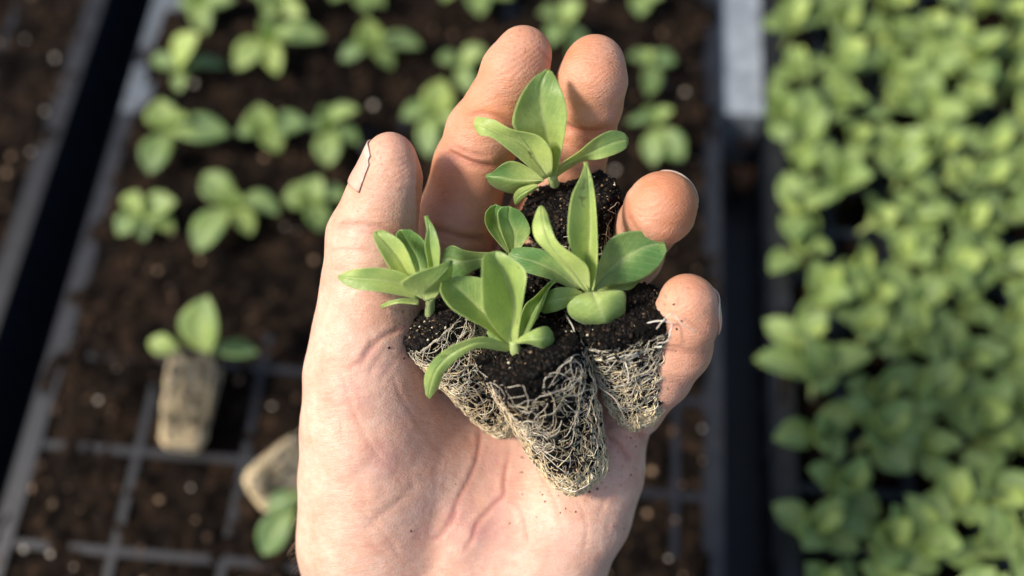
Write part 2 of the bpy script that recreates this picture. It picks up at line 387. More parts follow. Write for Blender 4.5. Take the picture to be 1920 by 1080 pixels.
CREASES = [  # polyline px, half width px, depth mm, colour
    ([(898, 770), (900, 820), (893, 860), (880, 895), (861, 936), (838, 985), (812, 1009)], 4, .26, .55),
    ([(957, 835), (951, 870), (946, 905), (944, 927), (922, 952), (898, 982), (886, 1009), (861, 1043)], 4, .28, .65),
    ([(859, 952), (852, 975), (830, 1003), (806, 1012)], 4, .3, .35),
    ([(967, 940), (980, 965), (987, 990), (993, 1025)], 4, .2, .2),
    ([(1125, 815), (1145, 826), (1165, 845), (1188, 870)], 5, .5, .5),
    ([(1180, 800), (1200, 815), (1214, 840)], 6, .6, .5),
    ([(838, 283), (862, 296), (893, 308), (935, 318)], 6, 1.1, .6),
    ([(868, 222), (905, 214), (935, 220), (970, 236)], 5, .45, .35),
    ([(790, 425), (830, 436), (870, 446), (910, 452)], 6, .8, .5),
    ([(790, 437), (830, 449), (870, 458)], 4, .25, .2),
    ([(1048, 228), (1075, 243), (1110, 250), (1155, 236)], 7, 1.0, .5),
    ([(616, 430), (650, 422), (700, 424), (745, 440), (772, 450)], 6, .55, .4),
    ([(612, 470), (660, 468), (710, 474)], 5, .15, .1),
    ([(608, 500), (650, 508), (700, 505), (735, 500)], 5, .18, .15),
    ([(672, 690), (692, 660), (712, 636), (735, 624), (756, 614)], 5, .4, .5),
    ([(648, 700), (668, 680), (690, 655), (700, 630)], 4, .15, .2),
    ([(690, 705), (705, 680), (725, 655)], 4, .1, .12),
    ([(706, 720), (730, 690), (770, 640)], 4, .1, .1),
    ([(617, 965), (640, 925), (680, 880), (726, 838)], 14, .28, .06),
    ([(676, 1008), (705, 975), (740, 950), (772, 915), (776, 895)], 12, .25, .06),
    ([(690, 985), (740, 945), (765, 925)], 5, .12, .05),
    ([(1244, 640), (1270, 655), (1305, 662), (1334, 655)], 8, .15, .25),
    ([(1240, 705), (1265, 716), (1290, 722)], 6, .15, .2),
    ([(1172, 360), (1176, 395), (1188, 425), (1206, 446)], 7, .8, .35),
    ([(1206, 446), (1240, 455), (1272, 448)], 7, .35, .2),
    ([(1135, 262), (1110, 268), (1075, 258)], 4, .3, .3),
    ([(850, 272), (880, 285), (920, 296)], 4, .35, .3),
    ([(895, 228), (925, 234), (955, 246)], 4, .25, .25),
    ([(660, 433), (705, 437), (740, 452)], 4, .3, .3),
    ([(640, 560), (665, 540), (705, 532)], 5, .2, .1),
    ([(600, 690), (625, 740), (640, 800), (650, 860)], 4, .12, .08),
    ([(640, 690), (655, 740), (672, 790), (700, 840), (740, 880)], 4, .12, .08),
    ([(735, 700), (760, 760), (800, 820), (840, 860)], 4, .14, .1),
    ([(600, 900), (660, 940), (720, 1000), (760, 1060)], 4, .12, .06),
    ([(1010, 880), (1040, 940), (1060, 1000)], 4, .15, .12),
    ([(1080, 930), (1100, 980), (1090, 1040)], 4, .15, .1),
    ([(1165, 900), (1140, 930), (1120, 980)], 4, .15, .1),
    ([(1132, 795), (1165, 792), (1200, 806)], 7, .4, .35),
]
BULGES = [  # soft pads: px, py, radius px, height mm
    (1112, 130, 60, .8), (966, 130, 60, .8), (1240, 385, 60, .9), (1290, 570, 50, .7), (895, 255, 50, .5), (870, 370, 55, .6),
    (735, 890, 90, .5), (1080, 1000, 90, .4), (610, 990, 45, .5), (705, 560, 60, .6), (640, 640, 50, .5),
]
lo = np.array([-60., -190., -84.]); hi = np.array([56., 72., 26.])
V, Q = surface_nets(lo, hi, .95)
for it in range(2):
    for k in range(2):
        d = sdf(V); V = V - grad(V) * np.clip(d, -.5, .5)[:, None]
    if it == 0: V, Q = subdivide(V, Q)
# a second subdivision only in front of the camera would crack: keep one level
nrm = grad(V)
px = topx(V)
view = np.array([0, 0, DH * 1000]) - V; view /= np.linalg.norm(view, axis=1, keepdims=True)
facing = np.clip((nrm * view).sum(1) * 2.5, 0, 1)
crease = np.zeros(len(V)); disp = np.zeros(len(V))
wob = np.stack([fbm(V * .12, 2, 5), fbm(V * .12, 2, 9)], -1) * 2.5
for pl, w, dep, col in CREASES:
    s = smooth_pl(pl, 5)
    near = np.where((px[:, 0] > s[:, 0].min() - 40) & (px[:, 0] < s[:, 0].max() + 40) & (px[:, 1] > s[:, 1].min() - 40) & (px[:, 1] < s[:, 1].max() + 40) & (facing > 0))[0]
    dd, pos = poly_dist(px[near] + wob[near], s)
    env = np.clip(np.minimum(pos, 1 - pos) * 6, 0, 1)
    g = np.exp(-(dd / w) ** 2) * env * facing[near]
    disp[near] -= dep * .7 * g - dep * .25 * np.exp(-((dd - w * 2.6) / (w * 1.6)) ** 2) * env * facing[near]
    crease[near] = np.maximum(crease[near], col * np.exp(-(dd / (w * 1.3)) ** 2) * env * facing[near])
for x, y, r, hgt in BULGES:
    dd = np.hypot(px[:, 0] - x, px[:, 1] - y)
    disp += hgt * np.exp(-(dd / r) ** 2) * facing
disp += .06 * fbm(V * .35, 3, 31) * facing + .08 * fbm(V * .09, 2, 77)
V = V + nrm * disp[:, None]
red = .68 * np.clip((560 - px[:, 1]) / 200, 0, 1) * (px[:, 0] > 780) + .45 * np.clip((px[:, 0] - 1180) / 60, 0, 1) * (px[:, 1] < 800) + .3 * np.clip((480 - px[:, 1]) / 150, 0, 1) * (px[:, 0] <= 790)
red *= 1 + .35 * fbm(V * .12, 3, 41)
for x, y, r, s in [(1140, 130, 55, .75), (1110, 190, 70, .45), (1000, 110, 60, .8), (960, 180, 70, .6), (915, 240, 60, .45), (1290, 370, 45, .85), (1235, 400, 70, .5), (1300, 540, 40, .6), (1290, 600, 60, .55), (1290, 680, 50, .35),
                   (1060, 290, 60, .5), (745, 300, 50, .4), (740, 400, 60, .3), (860, 370, 50, .25), (720, 590, 40, .3)]:
    dd = np.hypot(px[:, 0] - x, px[:, 1] - y); red = np.maximum(red, s * np.exp(-(dd / r) ** 2))
dirt = np.zeros(len(V)); mauve = np.zeros(len(V))
for x, y, r, s in [(700, 690, 40, .40), (715, 860, 38, .5), (665, 740, 40, .3), (885, 985, 60, .65), (930, 940, 40, .45), (1030, 1010, 50, .25), (930, 860, 45, .35), (1160, 830, 50, .45), (790, 640, 60, .4), (760, 780, 40, .3), (980, 440, 70, .4), (860, 400, 60, .45), (850, 300, 30, .35), (800, 730, 50, .25), (1250, 740, 40, .3), (790, 990, 40, .3)]:
    dd = np.hypot(px[:, 0] - x, px[:, 1] - y); mauve = np.maximum(mauve, s * np.exp(-(dd / r) ** 2))
mauve *= .7 + .6 * fbm(V * .25, 3, 15)
for x, y, r, s in [(1000, 80, 45, .6), (1150, 90, 30, .5), (1240, 540, 40, .8), (1260, 620, 30, .4), (770, 600, 40, .6), (700, 300, 30, .5), (960, 440, 50, .7), (1190, 800, 40, .5), (650, 420, 60, .25), (1120, 860, 60, .5)]:
    dd = np.hypot(px[:, 0] - x, px[:, 1] - y); dirt = np.maximum(dirt, s * np.exp(-(dd / r) ** 2))
dd, pos = poly_dist(px, [(1008, 90), (1018, 102), (1026, 112)])
crease = np.maximum(crease, .8 * np.exp(-(dd / 3.0) ** 2) * facing)
ridge = np.zeros(len(V))
for cx, cy, ox, oy, r in [(1112, 130, 1105, 190, 66), (1240, 385, 1215, 440, 68), (1290, 575, 1262, 640, 62), (968, 125, 940, 200, 66), (728, 310, 735, 370, 50)]:
    dd = np.hypot(px[:, 0] - cx, px[:, 1] - cy)
    ph = np.hypot((px[:, 0] - ox) + 6 * wob[:, 0] * .3, px[:, 1] - oy) / 5.2 * 2 * math.pi
    ridge = np.where(dd < r, .13 * np.sin(ph) * np.clip((r - dd) / 20, 0, 1), ridge)
W = mm2w(V)
hand_base = mm2w(hs(850, 1250, -30))
# close the wrist end: faces end at the grid border outside the frame
hand = mesh_obj('hand', W, Q, SKIN, loc=hand_base, attrs={'skin': np.stack([crease, red, dirt], -1), 'ridge': np.stack([.5 + ridge, np.clip(mauve, 0, 1), ridge * 0], -1)})
tag(hand, 'open pale left hand, palm up and fingers curled, cradling five seedling plugs', 'hand')

def nail(fing, ndir, length, halfang, col_tip, off=.42, dirtline=True, back=0.0, dside=1):
    """plate that follows the finger end: axis from the last joints, ndir = dorsal direction"""
    a, b = [hs(*p[:3]) for p in (fing[-3], fing[-1])]; r = fing[-1][3] * (DH * 1000 - fing[-1][2]) / F
    ax = b - a; ax /= np.linalg.norm(ax); nd = np.array(ndir, float); nd -= ax * (nd @ ax); nd /= np.linalg.norm(nd); bi = np.cross(ax, nd)
    nu, nv = 17, 15; P = np.zeros((nv, nu, 3)); col = np.zeros((nv, nu, 3)); DD = P.copy(); EX = np.zeros((nv, nu))
    for i, v in enumerate(np.linspace(0, 1, nv)):
        s = -length * (1 - v) + r * .42 - back
        for j, u in enumerate(np.linspace(-1, 1, nu)):
            an = u * halfang * (1 - .12 * (v > .85)); d = math.cos(an) * nd + math.sin(an) * bi
            sv = s - (abs(u) ** 3) * 1.6 * (v) 
            c = b + ax * min(sv, r * .25)
            P[i, j] = c + d * (r + 4); DD[i, j] = d; EX[i, j] = max(sv - r * .25, 0)
            white = np.clip((v - .80) / .06, 0, 1)
            base = np.array((.68, .41, .31)) * (1 - white) + np.array(col_tip) * white
            if dirtline and u * dside > .90: base = base * .62
            col[i, j] = base
    for _ in range(14): P = P - DD * np.maximum(sdf(P), -1)[..., None] * .9
    P = P + ax * EX[..., None] - DD * EX[..., None] * .25 + DD * off
    top = P.reshape(-1, 3); bot = (P - (.35 * nd)).reshape(-1, 3); Vn = np.concatenate([top, bot]); n = nu * nv; f = []
    for i in range(nv - 1):
        for j in range(nu - 1):
            k = i * nu + j; f.append((k, k + 1, k + nu + 1, k + nu)); f.append((n + k, n + k + nu, n + k + nu + 1, n + k + 1))
    bd = [j for j in range(nu)] + [i * nu + nu - 1 for i in range(1, nv)] + [(nv - 1) * nu + j for j in range(nu - 2, -1, -1)] + [i * nu for i in range(nv - 2, 0, -1)]
    for p, q in zip(bd, bd[1:] + bd[:1]): f.append((p, n + p, n + q, q))
    cc = np.concatenate([col.reshape(-1, 3), col.reshape(-1, 3) * .7])
    return mesh_obj('fingernail', mm2w(Vn), f, NAIL, hand, attrs={'col': cc})
n_t = nail(THUMB, (-.96, .20, .04), 10.5, .95, (.72, .52, .41), off=.40); n_t['label'] = 'thumb nail seen from the side with soil under its edge'
nail(INDEX, (.30, .45, -.85), 10, 1.0, (.30, .22, .16))
nail(MIDDLE, (.45, .35, -.80), 10, 1.0, (.62, .52, .42))
nail(RING, (.62, .62, -.35), 9, .9, (.66, .52, .42))
n_p = nail(PINKY, (.78, .45, .16), 8.0, .75, (.74, .60, .50), off=.5); n_p['label'] = 'little finger nail with pale raised free edge'
hb = MB()
for k in range(46):
    x0 = 566 + rng.random() * 10; y0 = 700 + rng.random() ** .7 * 370
    if y0 > 1000: x0 += (y0 - 1000) * .12
    P0 = hs(x0 + 3, y0, -16 - 8 * rng.random()); ln = 1.2 + 2.2 * rng.random(); t = np.linspace(0, 1, 6)[:, None]
    dr = np.array([-.8, .5 - 1.0 * rng.random(), .3 * rng.random()])
    for _ in range(6): P0 = P0 + np.array([1., 0, 0]) * float(sdf(P0[None])[0])
    hb.tube(mm2w(P0 + dr * ln * t + np.array([0, -.9, 0]) * t ** 2 * ln), np.linspace(.035, .012, 6) * .001, (.35, .25, .17), 4)
hr = hb.build('hair', ROOT, hand); hr['kind'] = 'stuff'

# ------------------------------------------------------------------ leaves from edge and midrib lines
def leaf_mesh(rows, n=26, m=21, pointed=False, pale=.3, thick=.32, tone=None, wave=.0):
    """rows: (Lx,Ly,Lh, Mx,My,Mh, Rx,Ry,Rh) in px/mm -> thin closed leaf in mm space"""
    R = np.array(rows, float).reshape(-1, 3, 3)
    Pm = hs(R[:, 1, 0], R[:, 1, 1], R[:, 1, 2]); PL = hs(R[:, 0, 0], R[:, 0, 1], R[:, 0, 2]) - Pm; PR = hs(R[:, 2, 0], R[:, 2, 1], R[:, 2, 2]) - Pm
    k = len(R); tt = np.linspace(0, k - 1, n)
    tt = (k - 1) * (1 - (1 - tt / (k - 1)) ** (1.0 if pointed else 1.25))
    X = smooth_pl(np.concatenate([Pm, PL, PR], 1), 12); xi = np.linspace(0, k - 1, len(X))
    S = np.stack([np.interp(tt, xi, X[:, c]) for c in range(9)], 1)
    Pm, PL, PR = S[:, :3], S[:, 3:6], S[:, 6:]
    s = np.linspace(-1, 1, m); G_ = np.zeros((n, m, 3)); A = np.zeros((n, m, 3))
    for j, u in enumerate(s):
        E = PL if u < 0 else PR; a = abs(u)
        # rise follows a curve so that the blade is cupped, not creased like paper
        xy = E * a; z = E[:, 2] * (a ** 1.6)
        G_[:, j] = Pm + xy; G_[:, j, 2] = Pm[:, 2] + z
        G_[:, j, 2] -= .32 * math.exp(-(a / .12) ** 2)
        G_[:, j, 2] += wave * np.sin(tt * 2.1 + u * 2) * a
    tn = np.linspace(0, 1, n)
    for j, u in enumerate(s):
        vein = (.62 * math.exp(-(u / .07) ** 2)) * (1 - .6 * tn) + (.28 if abs(u) > .97 else 0)
        side = sum(.10 * np.exp(-(((abs(u) * .9 + tn * 1.6) * 5 - c) / .12) ** 2) for c in range(1, 12))
        A[:, j, 0] = pale + .42 * np.clip(1 - tn * 1.9, 0, 1) + .10 * side
        A[:, j, 1] = np.clip(vein + .5 * np.clip(1 - tn * 5, 0, 1) + .5 * side, 0, 1)
    du = np.gradient(G_, axis=1); dv = np.gradient(G_, axis=0); nn = np.cross(du, dv); nn /= np.linalg.norm(nn, axis=2, keepdims=True) + 1e-9
    if nn[..., 2].mean() < 0: nn = -nn
    a = s[None, :, None]; th = thick * (1 + .9 * np.exp(-(a / .15) ** 2)) * (1 - .6 * np.abs(a) ** 4)
    top = G_.reshape(-1, 3); bot = (G_ - nn * th).reshape(-1, 3); Vn = np.concatenate([top, bot]); c = n * m; f = []
    for i in range(n - 1):
        for j in range(m - 1):
            q = i * m + j; f.append((q, q + m, q + m + 1, q + 1)); f.append((c + q, c + q + 1, c + q + m + 1, c + q + m))
    bd = [j for j in range(m)] + [i * m + m - 1 for i in range(1, n)] + [(n - 1) * m + j for j in range(m - 2, -1, -1)] + [i * m for i in range(n - 2, 0, -1)]
    for p, q in zip(bd, bd[1:] + bd[:1]): f.append((p, q, c + q, c + p))
    A = A.reshape(-1, 3); UVa = np.zeros((n, m, 3)); UVa[..., 0] = np.abs(s)[None]; UVa[..., 1] = tn[:, None]; UVa = UVa.reshape(-1, 3)
    return Vn, f, np.concatenate([A, A * [.8, 1, 1] + [.12, 0, 0]]), np.concatenate([UVa, UVa])
LIFT = 0.0
def leaf(rows, parent, pale=.3, **kw):
    rows = [tuple(v + (LIFT if i % 3 == 2 else 0) for i, v in enumerate(r)) for r in rows]
    Vn, f, A, uv = leaf_mesh(rows, pale=pale, **kw)
    return mesh_obj('leaf', mm2w(Vn), f, LEAF, parent, attrs={'col': A, 'luv': uv})

# ------------------------------------------------------------------ plugs
def plug_frame(top, bot):
    a = hs(*top[:3]); b = hs(*bot[:3]); ra = top[3] * (DH * 1000 - top[2]) / F; rb = bot[3] * (DH * 1000 - bot[2]) / F
    ax = b - a; ln = np.linalg.norm(ax); ax /= ln
    u = np.cross(ax, [0, 0, 1.]); u /= np.linalg.norm(u); w = np.cross(ax, u)
    return a, ax, u, w, ra, rb, ln
def plug_surf(fr, th, v, rot, seed, off=0.0):
    a, ax, u, w, ra, rb, ln = fr
    r = ra + (rb - ra) * v
    e = 3.2; c, s = np.cos(th + rot), np.sin(th + rot)
    sq = (np.abs(c) ** e + np.abs(s) ** e) ** (-1 / e) * .97
    rr = r * sq
    # rounded shoulder and heel
    rr = rr * (1 - .07 * np.exp(-(v / .05) ** 2) - .22 * np.clip((v - .9) / .1, 0, 1) ** 2)
    base = a + ax * (v * ln)[..., None]
    P = base + (np.cos(th) * rr)[..., None] * u + (np.sin(th) * rr)[..., None] * w
    nr = np.cos(th)[..., None] * u + np.sin(th)[..., None] * w
    d = .55 * fbm(P * .45, 3, seed) + .22 * fbm(P * 1.5, 2, seed + 9) + off
    return P + nr * d[..., None], nr
def make_plug(parent, top, bot, seed, nroots=170, rot=.5, rootcol=1.0, wrap=.35, topfree=.16, space='hand', bias=.8, dens=1.0):
    conv = mm2w
    fr = plug_frame(top, bot); a, ax, u, w, ra, rb, ln = fr
    r_ = np.random.default_rng(seed)
    mb = MB()
    nt_, nv = (144, 84) if dens > .9 else (80, 48)
    th = np.linspace(0, 2 * math.pi, nt_, endpoint=False); v = np.linspace(0, 1, nv)
    TH, VV = np.meshgrid(th, v); S, nr = plug_surf(fr, TH, VV, rot, seed)
    f = [(i * nt_ + j, i * nt_ + (j + 1) % nt_, (i + 1) * nt_ + (j + 1) % nt_, (i + 1) * nt_ + j) for i in range(nv - 1) for j in range(nt_)]
    # caps as rings going to the centre, the upper one domed and lumpy
    Vs = [S.reshape(-1, 3)]; cnt = nt_ * nv
    for side, row in ((-1, 0), (1, nv - 1)):
        prev = [row * nt_ + j for j in range(nt_)]; cen = a if side < 0 else a + ax * ln
        for q in (.92, .82, .7, .58, .45, .32, .2, .1):
            ring = cen + (S[row] - cen) * q
            ring = ring + ax * (side * 1.3 * (1 - q * q) * (1 if side < 0 else .6) + .5 * fbm(ring * .6, 3, seed + 3))[:, None]
            Vs.append(ring); cur = [cnt + j for j in range(nt_)]; cnt += nt_
            for j in range(nt_):
                k = (j + 1) % nt_
                f.append((prev[j], cur[j], cur[k], prev[k]) if side < 0 else (prev[j], prev[k], cur[k], cur[j]))
            prev = cur
        Vs.append((cen + ax * side * 1.3)[None]); cnt += 1
        for j in range(nt_):
            k = (j + 1) % nt_; f.append((prev[j], cnt - 1, prev[k]) if side < 0 else (prev[j], prev[k], cnt - 1))
    mb.add(conv(np.concatenate(Vs)), f, (1, 1, 1))
    # crumbs of soil, bark and perlite on the upper face and the sides
    for k in range(int(3600 * dens)):
        if r_.random() < .5:
            q = math.sqrt(r_.random()); t = r_.random() * 6.283; P, _ = plug_surf(fr, np.array([t]), np.array([0.01]), rot, seed)
            P = a + (P[0] - a) * q - ax * (1.2 * (1 - q * q) + .1)
        else:
            t = r_.random() * 6.283; vv = r_.random() ** 1.3 * .8; P, _ = plug_surf(fr, np.array([t]), np.array([vv]), rot, seed, .1); P = P[0]
        x = r_.random(); sz = .16 + .62 * r_.random() ** 2.5
        col = (.005, .004, .003) if x < .72 else (.03, .018, .011) if x < .88 else (.24, .16, .09) if x < .97 else (.66, .58, .42)
        if x > .88: sz *= .6
        mb.crumb(conv(P), sz * .001, col, 1)
    so = mb.build('soil_plug', SOIL, parent, mats=[SOIL, GRIT])
    # roots: strands wandering over the surface
    rb_ = MB()
    for k in range(nroots):
        n = r_.integers(9, 26); v0 = topfree + (1 - topfree) * r_.random() ** bias; t0 = r_.random() * 6.283
        wr = r_.random() < wrap * (1.4 - v0)
        ang = (r_.choice([0, math.pi]) + r_.normal(0, .45)) if wr else (math.pi / 2 + r_.normal(0, .55))
        kap = r_.normal(0, .07); th_, vs_ = [], []; t, vv = t0, v0; lift = .15 + .55 * r_.random() ** 2
        for i in range(n):
            th_.append(t); vs_.append(vv)
            rr = ra + (rb - ra) * vv; st = 1.15
            t += math.cos(ang) * st / max(rr, 2); vv += math.sin(ang) * st / ln
            kap += r_.normal(0, .07); kap *= .85; ang += kap + r_.normal(0, .08)
            if vv > 1.0 or vv < topfree * .6: break
        if len(th_) < 4: continue
        P, nr = plug_surf(fr, np.array(th_), np.clip(np.array(vs_), 0, 1), rot, seed, 0)
        m_ = len(P); und = lift * (.6 + .7 * np.sin(np.linspace(0, r_.uniform(3, 9), m_) + r_.random() * 6))
        P = P + nr * (und[:, None] + .08)
        if vs_[-1] > .93: P[-1] = P[-1] + ax * r_.uniform(.2, 1.6)
        P = smooth_pl(P, 3)
        R = (.06 + .12 * r_.random() ** 2.4) * np.linspace(1, .35, len(P))
        x = r_.random(); base = np.array((.97, .76, .46)) * (.5 + .5 * r_.random()) if x < .66 else np.array((.95, .84, .66)) if x < .86 else np.array((.32, .22, .13))
        rb_.tube(conv(P), R * .001, base * rootcol, 5)
        for _ in range(2):
            i0 = r_.integers(1, len(th_) - 1); ab = ang + r_.choice([-1, 1]) * r_.uniform(.5, 1.2); nb_ = 7; tb = th_[i0] + np.cumsum(np.cos(ab + np.cumsum(r_.normal(0, .2, nb_))) * .55 / 8); vb = np.clip(vs_[i0] + np.cumsum(np.sin(ab + np.cumsum(r_.normal(0, .2, nb_))) * .55 / ln), 0, 1)
            Pb, nb2 = plug_surf(fr, tb, vb, rot, seed, .15); Pb = Pb + nb2 * (und.mean() * .6)
            rb_.tube(conv(smooth_pl(Pb, 2)), np.linspace(.055, .02, 2 * nb_ - 1) * .001, base * rootcol, 4)
    # long straight strands running down the corners of the plug
    for k in range(int(nroots * .42)):
        side = r_.random(); t0 = (-.42 if side < .45 else -math.pi + .5 if side < .7 else r_.uniform(-3.1, 0)) + r_.normal(0, .16)
        v0 = topfree + r_.random() * .55; ln_ = r_.uniform(.18, .6); n = int(6 + ln_ * 26); vs_ = np.clip(v0 + np.linspace(0, ln_, n), 0, 1)
        th_ = t0 + np.cumsum(r_.normal(0, .035, n)) + r_.normal(0, .25) * np.linspace(0, 1, n) ** 2
        P, nr = plug_surf(fr, th_, vs_, rot, seed, 0); P = P + nr * (.15 + .45 * r_.random() + .3 * np.sin(np.linspace(0, r_.uniform(2, 7), n) + r_.random() * 6))[:, None]
        rb_.tube(conv(smooth_pl(P, 3)), (.06 + .11 * r_.random() ** 1.8) * .001, np.array((.97, .76, .46)) * (.5 + .55 * r_.random()) * rootcol, 5)
    # thin wandering loops higher up
    for k in range(int(nroots * .22)):
        n = 22; t = r_.uniform(-3.0, -.1); vv = topfree + .45 * r_.random(); ang = r_.uniform(0, 6.28); kap = r_.normal(0, .22); th_, vs_ = [], []
        for i in range(n):
            th_.append(t); vs_.append(vv); t += math.cos(ang) * .8 / ra; vv = max(topfree * .5, vv + math.sin(ang) * .8 / ln); kap += r_.normal(0, .08); kap *= .93; ang += kap
        P, nr = plug_surf(fr, np.array(th_), np.clip(np.array(vs_), 0, 1), rot, seed, 0); P = P + nr * (.5 + .45 * np.sin(np.linspace(0, 7, n) + r_.random() * 6))[:, None]
        rb_.tube(conv(smooth_pl(P, 3)), (.045 + .055 * r_.random()) * .001, np.array((.90, .78, .60)) * (.6 + .4 * r_.random()), 5)
    # felt of short root tips at the heel
    for k in range(int(nroots * 2.6)):
        t = r_.random() * 6.283; vv = .74 + .26 * r_.random() ** .7
        th_ = t + np.cumsum(r_.normal(0, .05, 7)); vs_ = np.clip(vv + np.linspace(0, .16 * r_.random() + .03, 7), 0, 1)
        P, nr = plug_surf(fr, th_, vs_, rot, seed, .25 * r_.random()); P = P + ax * np.linspace(0, 1.0 * r_.random(), 7)[:, None] * (vs_[-1] > .98)
        rb_.tube(conv(P), (.06 + .10 * r_.random()) * .001, np.array((.96, .75, .46)) * (.6 + .55 * r_.random()) * rootcol, 4)
    for k in range(int(nroots * 1.0)):      # heel face
        q0 = r_.random() * .9; t = r_.random() * 6.283
        qs = np.clip(q0 + np.cumsum(r_.normal(0, .10, 8)), 0, 1); ts = t + np.cumsum(r_.normal(0, .35, 8))
        P, _ = plug_surf(fr, ts, np.ones(8), rot, seed); cen = a + ax * ln; P = cen + (P - cen) * qs[:, None] + ax * (.95 * (1 - qs ** 2) + .15)[:, None]
        rb_.tube(conv(smooth_pl(P, 2)), (.07 + .1 * r_.random()) * .001, np.array((.60, .50, .34)) * (.6 + .5 * r_.random()) * rootcol, 4)
    ro = rb_.build('roots', ROOT, parent); ro['kind'] = 'stuff'
    return fr
def stem(parent, pts, r0=1.0, r1=.7):
    P = smooth_pl(np.array([hs(*p) for p in pts]), 5); mb = MB()
    mb.tube(mm2w(P), np.linspace(r0, r1, len(P)) * .001, (.6, .3, 0), 10)
    return mb.build('stem', STEM, parent)
def loose_root(parent_mb, pts, r, col):
    P = smooth_pl(np.array([hs(x, y, h + (6.5 if x > 1236 else 4.0)) for x, y, h in pts]), 6); parent_mb.tube(mm2w(P), np.linspace(r, r * .6, len(P)) * .001, col, 6)

GH = 'seedling plugs held in the hand'
def plant(base, label): return thing('seedling', mm2w(hs(*base)), label, 'seedling', GH)
# front middle seedling
p = plant((1080, 890, -4), 'front seedling in the hand, its root-bound plug pointing down to the middle of the palm')
make_plug(p, (988, 654, 12, 98), (1086, 893, -6, 54), 11, 270, .35, 1.0, .34, .07, bias=.75)
stem(p, [(970, 668, 12), (966, 655, 14), (964, 640, 15)], 1.5, 1.2)
leaf([(960, 652, 13, 966, 652, 14, 972, 652, 13), (928, 617, 20, 956, 624, 16, 972, 622, 19), (907, 580, 24, 966, 592, 17, 976, 590, 22), (904, 540, 26, 960, 552, 18, 982, 550, 25), (904, 500, 26, 944, 510, 20, 986, 512, 25), (907, 480, 24, 930, 486, 21, 966, 488, 23), (922, 472, 21, 928, 471, 21, 937, 471, 21)], p, .42)
leaf([(952, 650, 12, 955, 647, 12, 958, 644, 12), (915, 618, 16, 928, 608, 13, 945, 590, 14), (878, 598, 19, 895, 575, 13, 925, 545, 15), (845, 577, 20, 870, 550, 14, 912, 526, 15), (826, 548, 19, 850, 532, 15, 885, 518, 15), (828, 527, 17, 838, 523, 16, 850, 518, 15)], p, .25)
leaf([(958, 662, 12, 960, 656, 13, 962, 650, 13), (925, 656, 16, 928, 646, 17, 932, 638, 18), (890, 654, 19, 893, 642, 20, 900, 632, 21), (854, 677, 19, 849, 662, 20, 845, 650, 21), (832, 702, 16, 820, 690, 18, 808, 680, 18), (822, 728, 13, 808, 718, 15, 795, 710, 14), (806, 748, 11, 802, 746, 11, 798, 741, 11)], p, .38)
leaf([(958, 642, 14, 958, 644, 14, 958, 646, 14), (985, 626, 18, 988, 636, 19, 988, 645, 17), (1008, 615, 19, 1012, 635, 20, 1012, 653, 17), (1026, 612, 17, 1030, 632, 18, 1030, 658, 15), (1036, 622, 15, 1041, 640, 15, 1040, 658, 13)], p, .35)
leaf([(972, 640, 10, 976, 640, 10, 980, 640, 10), (976, 600, 10, 988, 606, 8, 1000, 608, 12), (985, 572, 10, 1004, 580, 8, 1016, 575, 13), (1005, 555, 10, 1020, 548, 8, 1030, 540, 13), (1030, 528, 10, 1038, 526, 11, 1046, 526, 12)], p, .12)
leaf([(945, 650, 11, 950, 647, 11, 953, 644, 11), (925, 640, 11, 930, 630, 11, 938, 622, 11), (912, 625, 11, 915, 619, 11, 922, 612, 11)], p, .3)
# right seedling
p = plant((1197, 778, -10), 'right seedling in the hand, broad leaves over its plug, against the little finger')
make_plug(p, (1160, 582, 8, 96), (1196, 782, -8, 40), 23, 380, .1, 1.05, .8, .17, bias=.9)
stem(p, [(1120, 566, 8), (1112, 556, 11), (1107, 545, 13)], 1.5, 1.2)
leaf([(1095, 547, 14, 1101, 547, 14, 1106, 547, 14), (1066, 514, 17, 1080, 516, 17, 1104, 505, 20), (1038, 484, 19, 1056, 488, 20, 1084, 484, 22), (1006, 452, 20, 1034, 458, 21, 1047, 456, 22), (998, 425, 19, 1020, 420, 21, 1033, 424, 21), (1004, 400, 17, 1016, 399, 18, 1027, 402, 18), (1010, 387, 16, 1015, 385, 16, 1020, 388, 16)], p, .62)
leaf([(1104, 545, 15, 1108, 545, 14, 1112, 545, 15), (1084, 500, 17, 1104, 505, 14, 1119, 500, 18), (1066, 450, 19, 1107, 460, 15, 1120, 460, 19), (1066, 405, 20, 1109, 410, 16, 1118, 410, 19), (1073, 365, 20, 1107, 372, 17, 1115, 368, 18), (1087, 335, 19, 1104, 338, 18, 1110, 334, 18), (1097, 305, 17, 1098, 303, 17, 1100, 305, 17)], p, .5, pointed=True)
leaf([(1110, 543, 13, 1112, 545, 12, 1115, 546, 12), (1122, 497, 14, 1135, 515, 11, 1145, 534, 11), (1143, 450, 15, 1165, 488, 12, 1182, 531, 10), (1180, 434, 15, 1198, 468, 13, 1214, 518, 11), (1215, 436, 14, 1226, 458, 13, 1238, 496, 12), (1242, 449, 13, 1248, 458, 13, 1250, 470, 13)], p, .02)
leaf([(1120, 540, 8, 1120, 543, 8, 1122, 545, 8), (1150, 530, 8, 1155, 538, 8, 1160, 544, 8), (1188, 520, 7, 1190, 530, 7, 1182, 543, 7), (1204, 516, 6, 1205, 521, 6, 1200, 528, 6)], p, .15)
leaf([(1120, 546, 14, 1110, 546, 14, 1098, 548, 14), (1155, 544, 16, 1118, 563, 17, 1080, 556, 16), (1172, 549, 15.5, 1127, 582, 17, 1064, 573, 15.5), (1173, 575, 14, 1133, 601, 15.5, 1070, 594, 14), (1170, 600, 11, 1142, 613, 12, 1098, 610, 11), (1162, 616, 9, 1146, 620, 9, 1128, 619, 9)], p, .22)
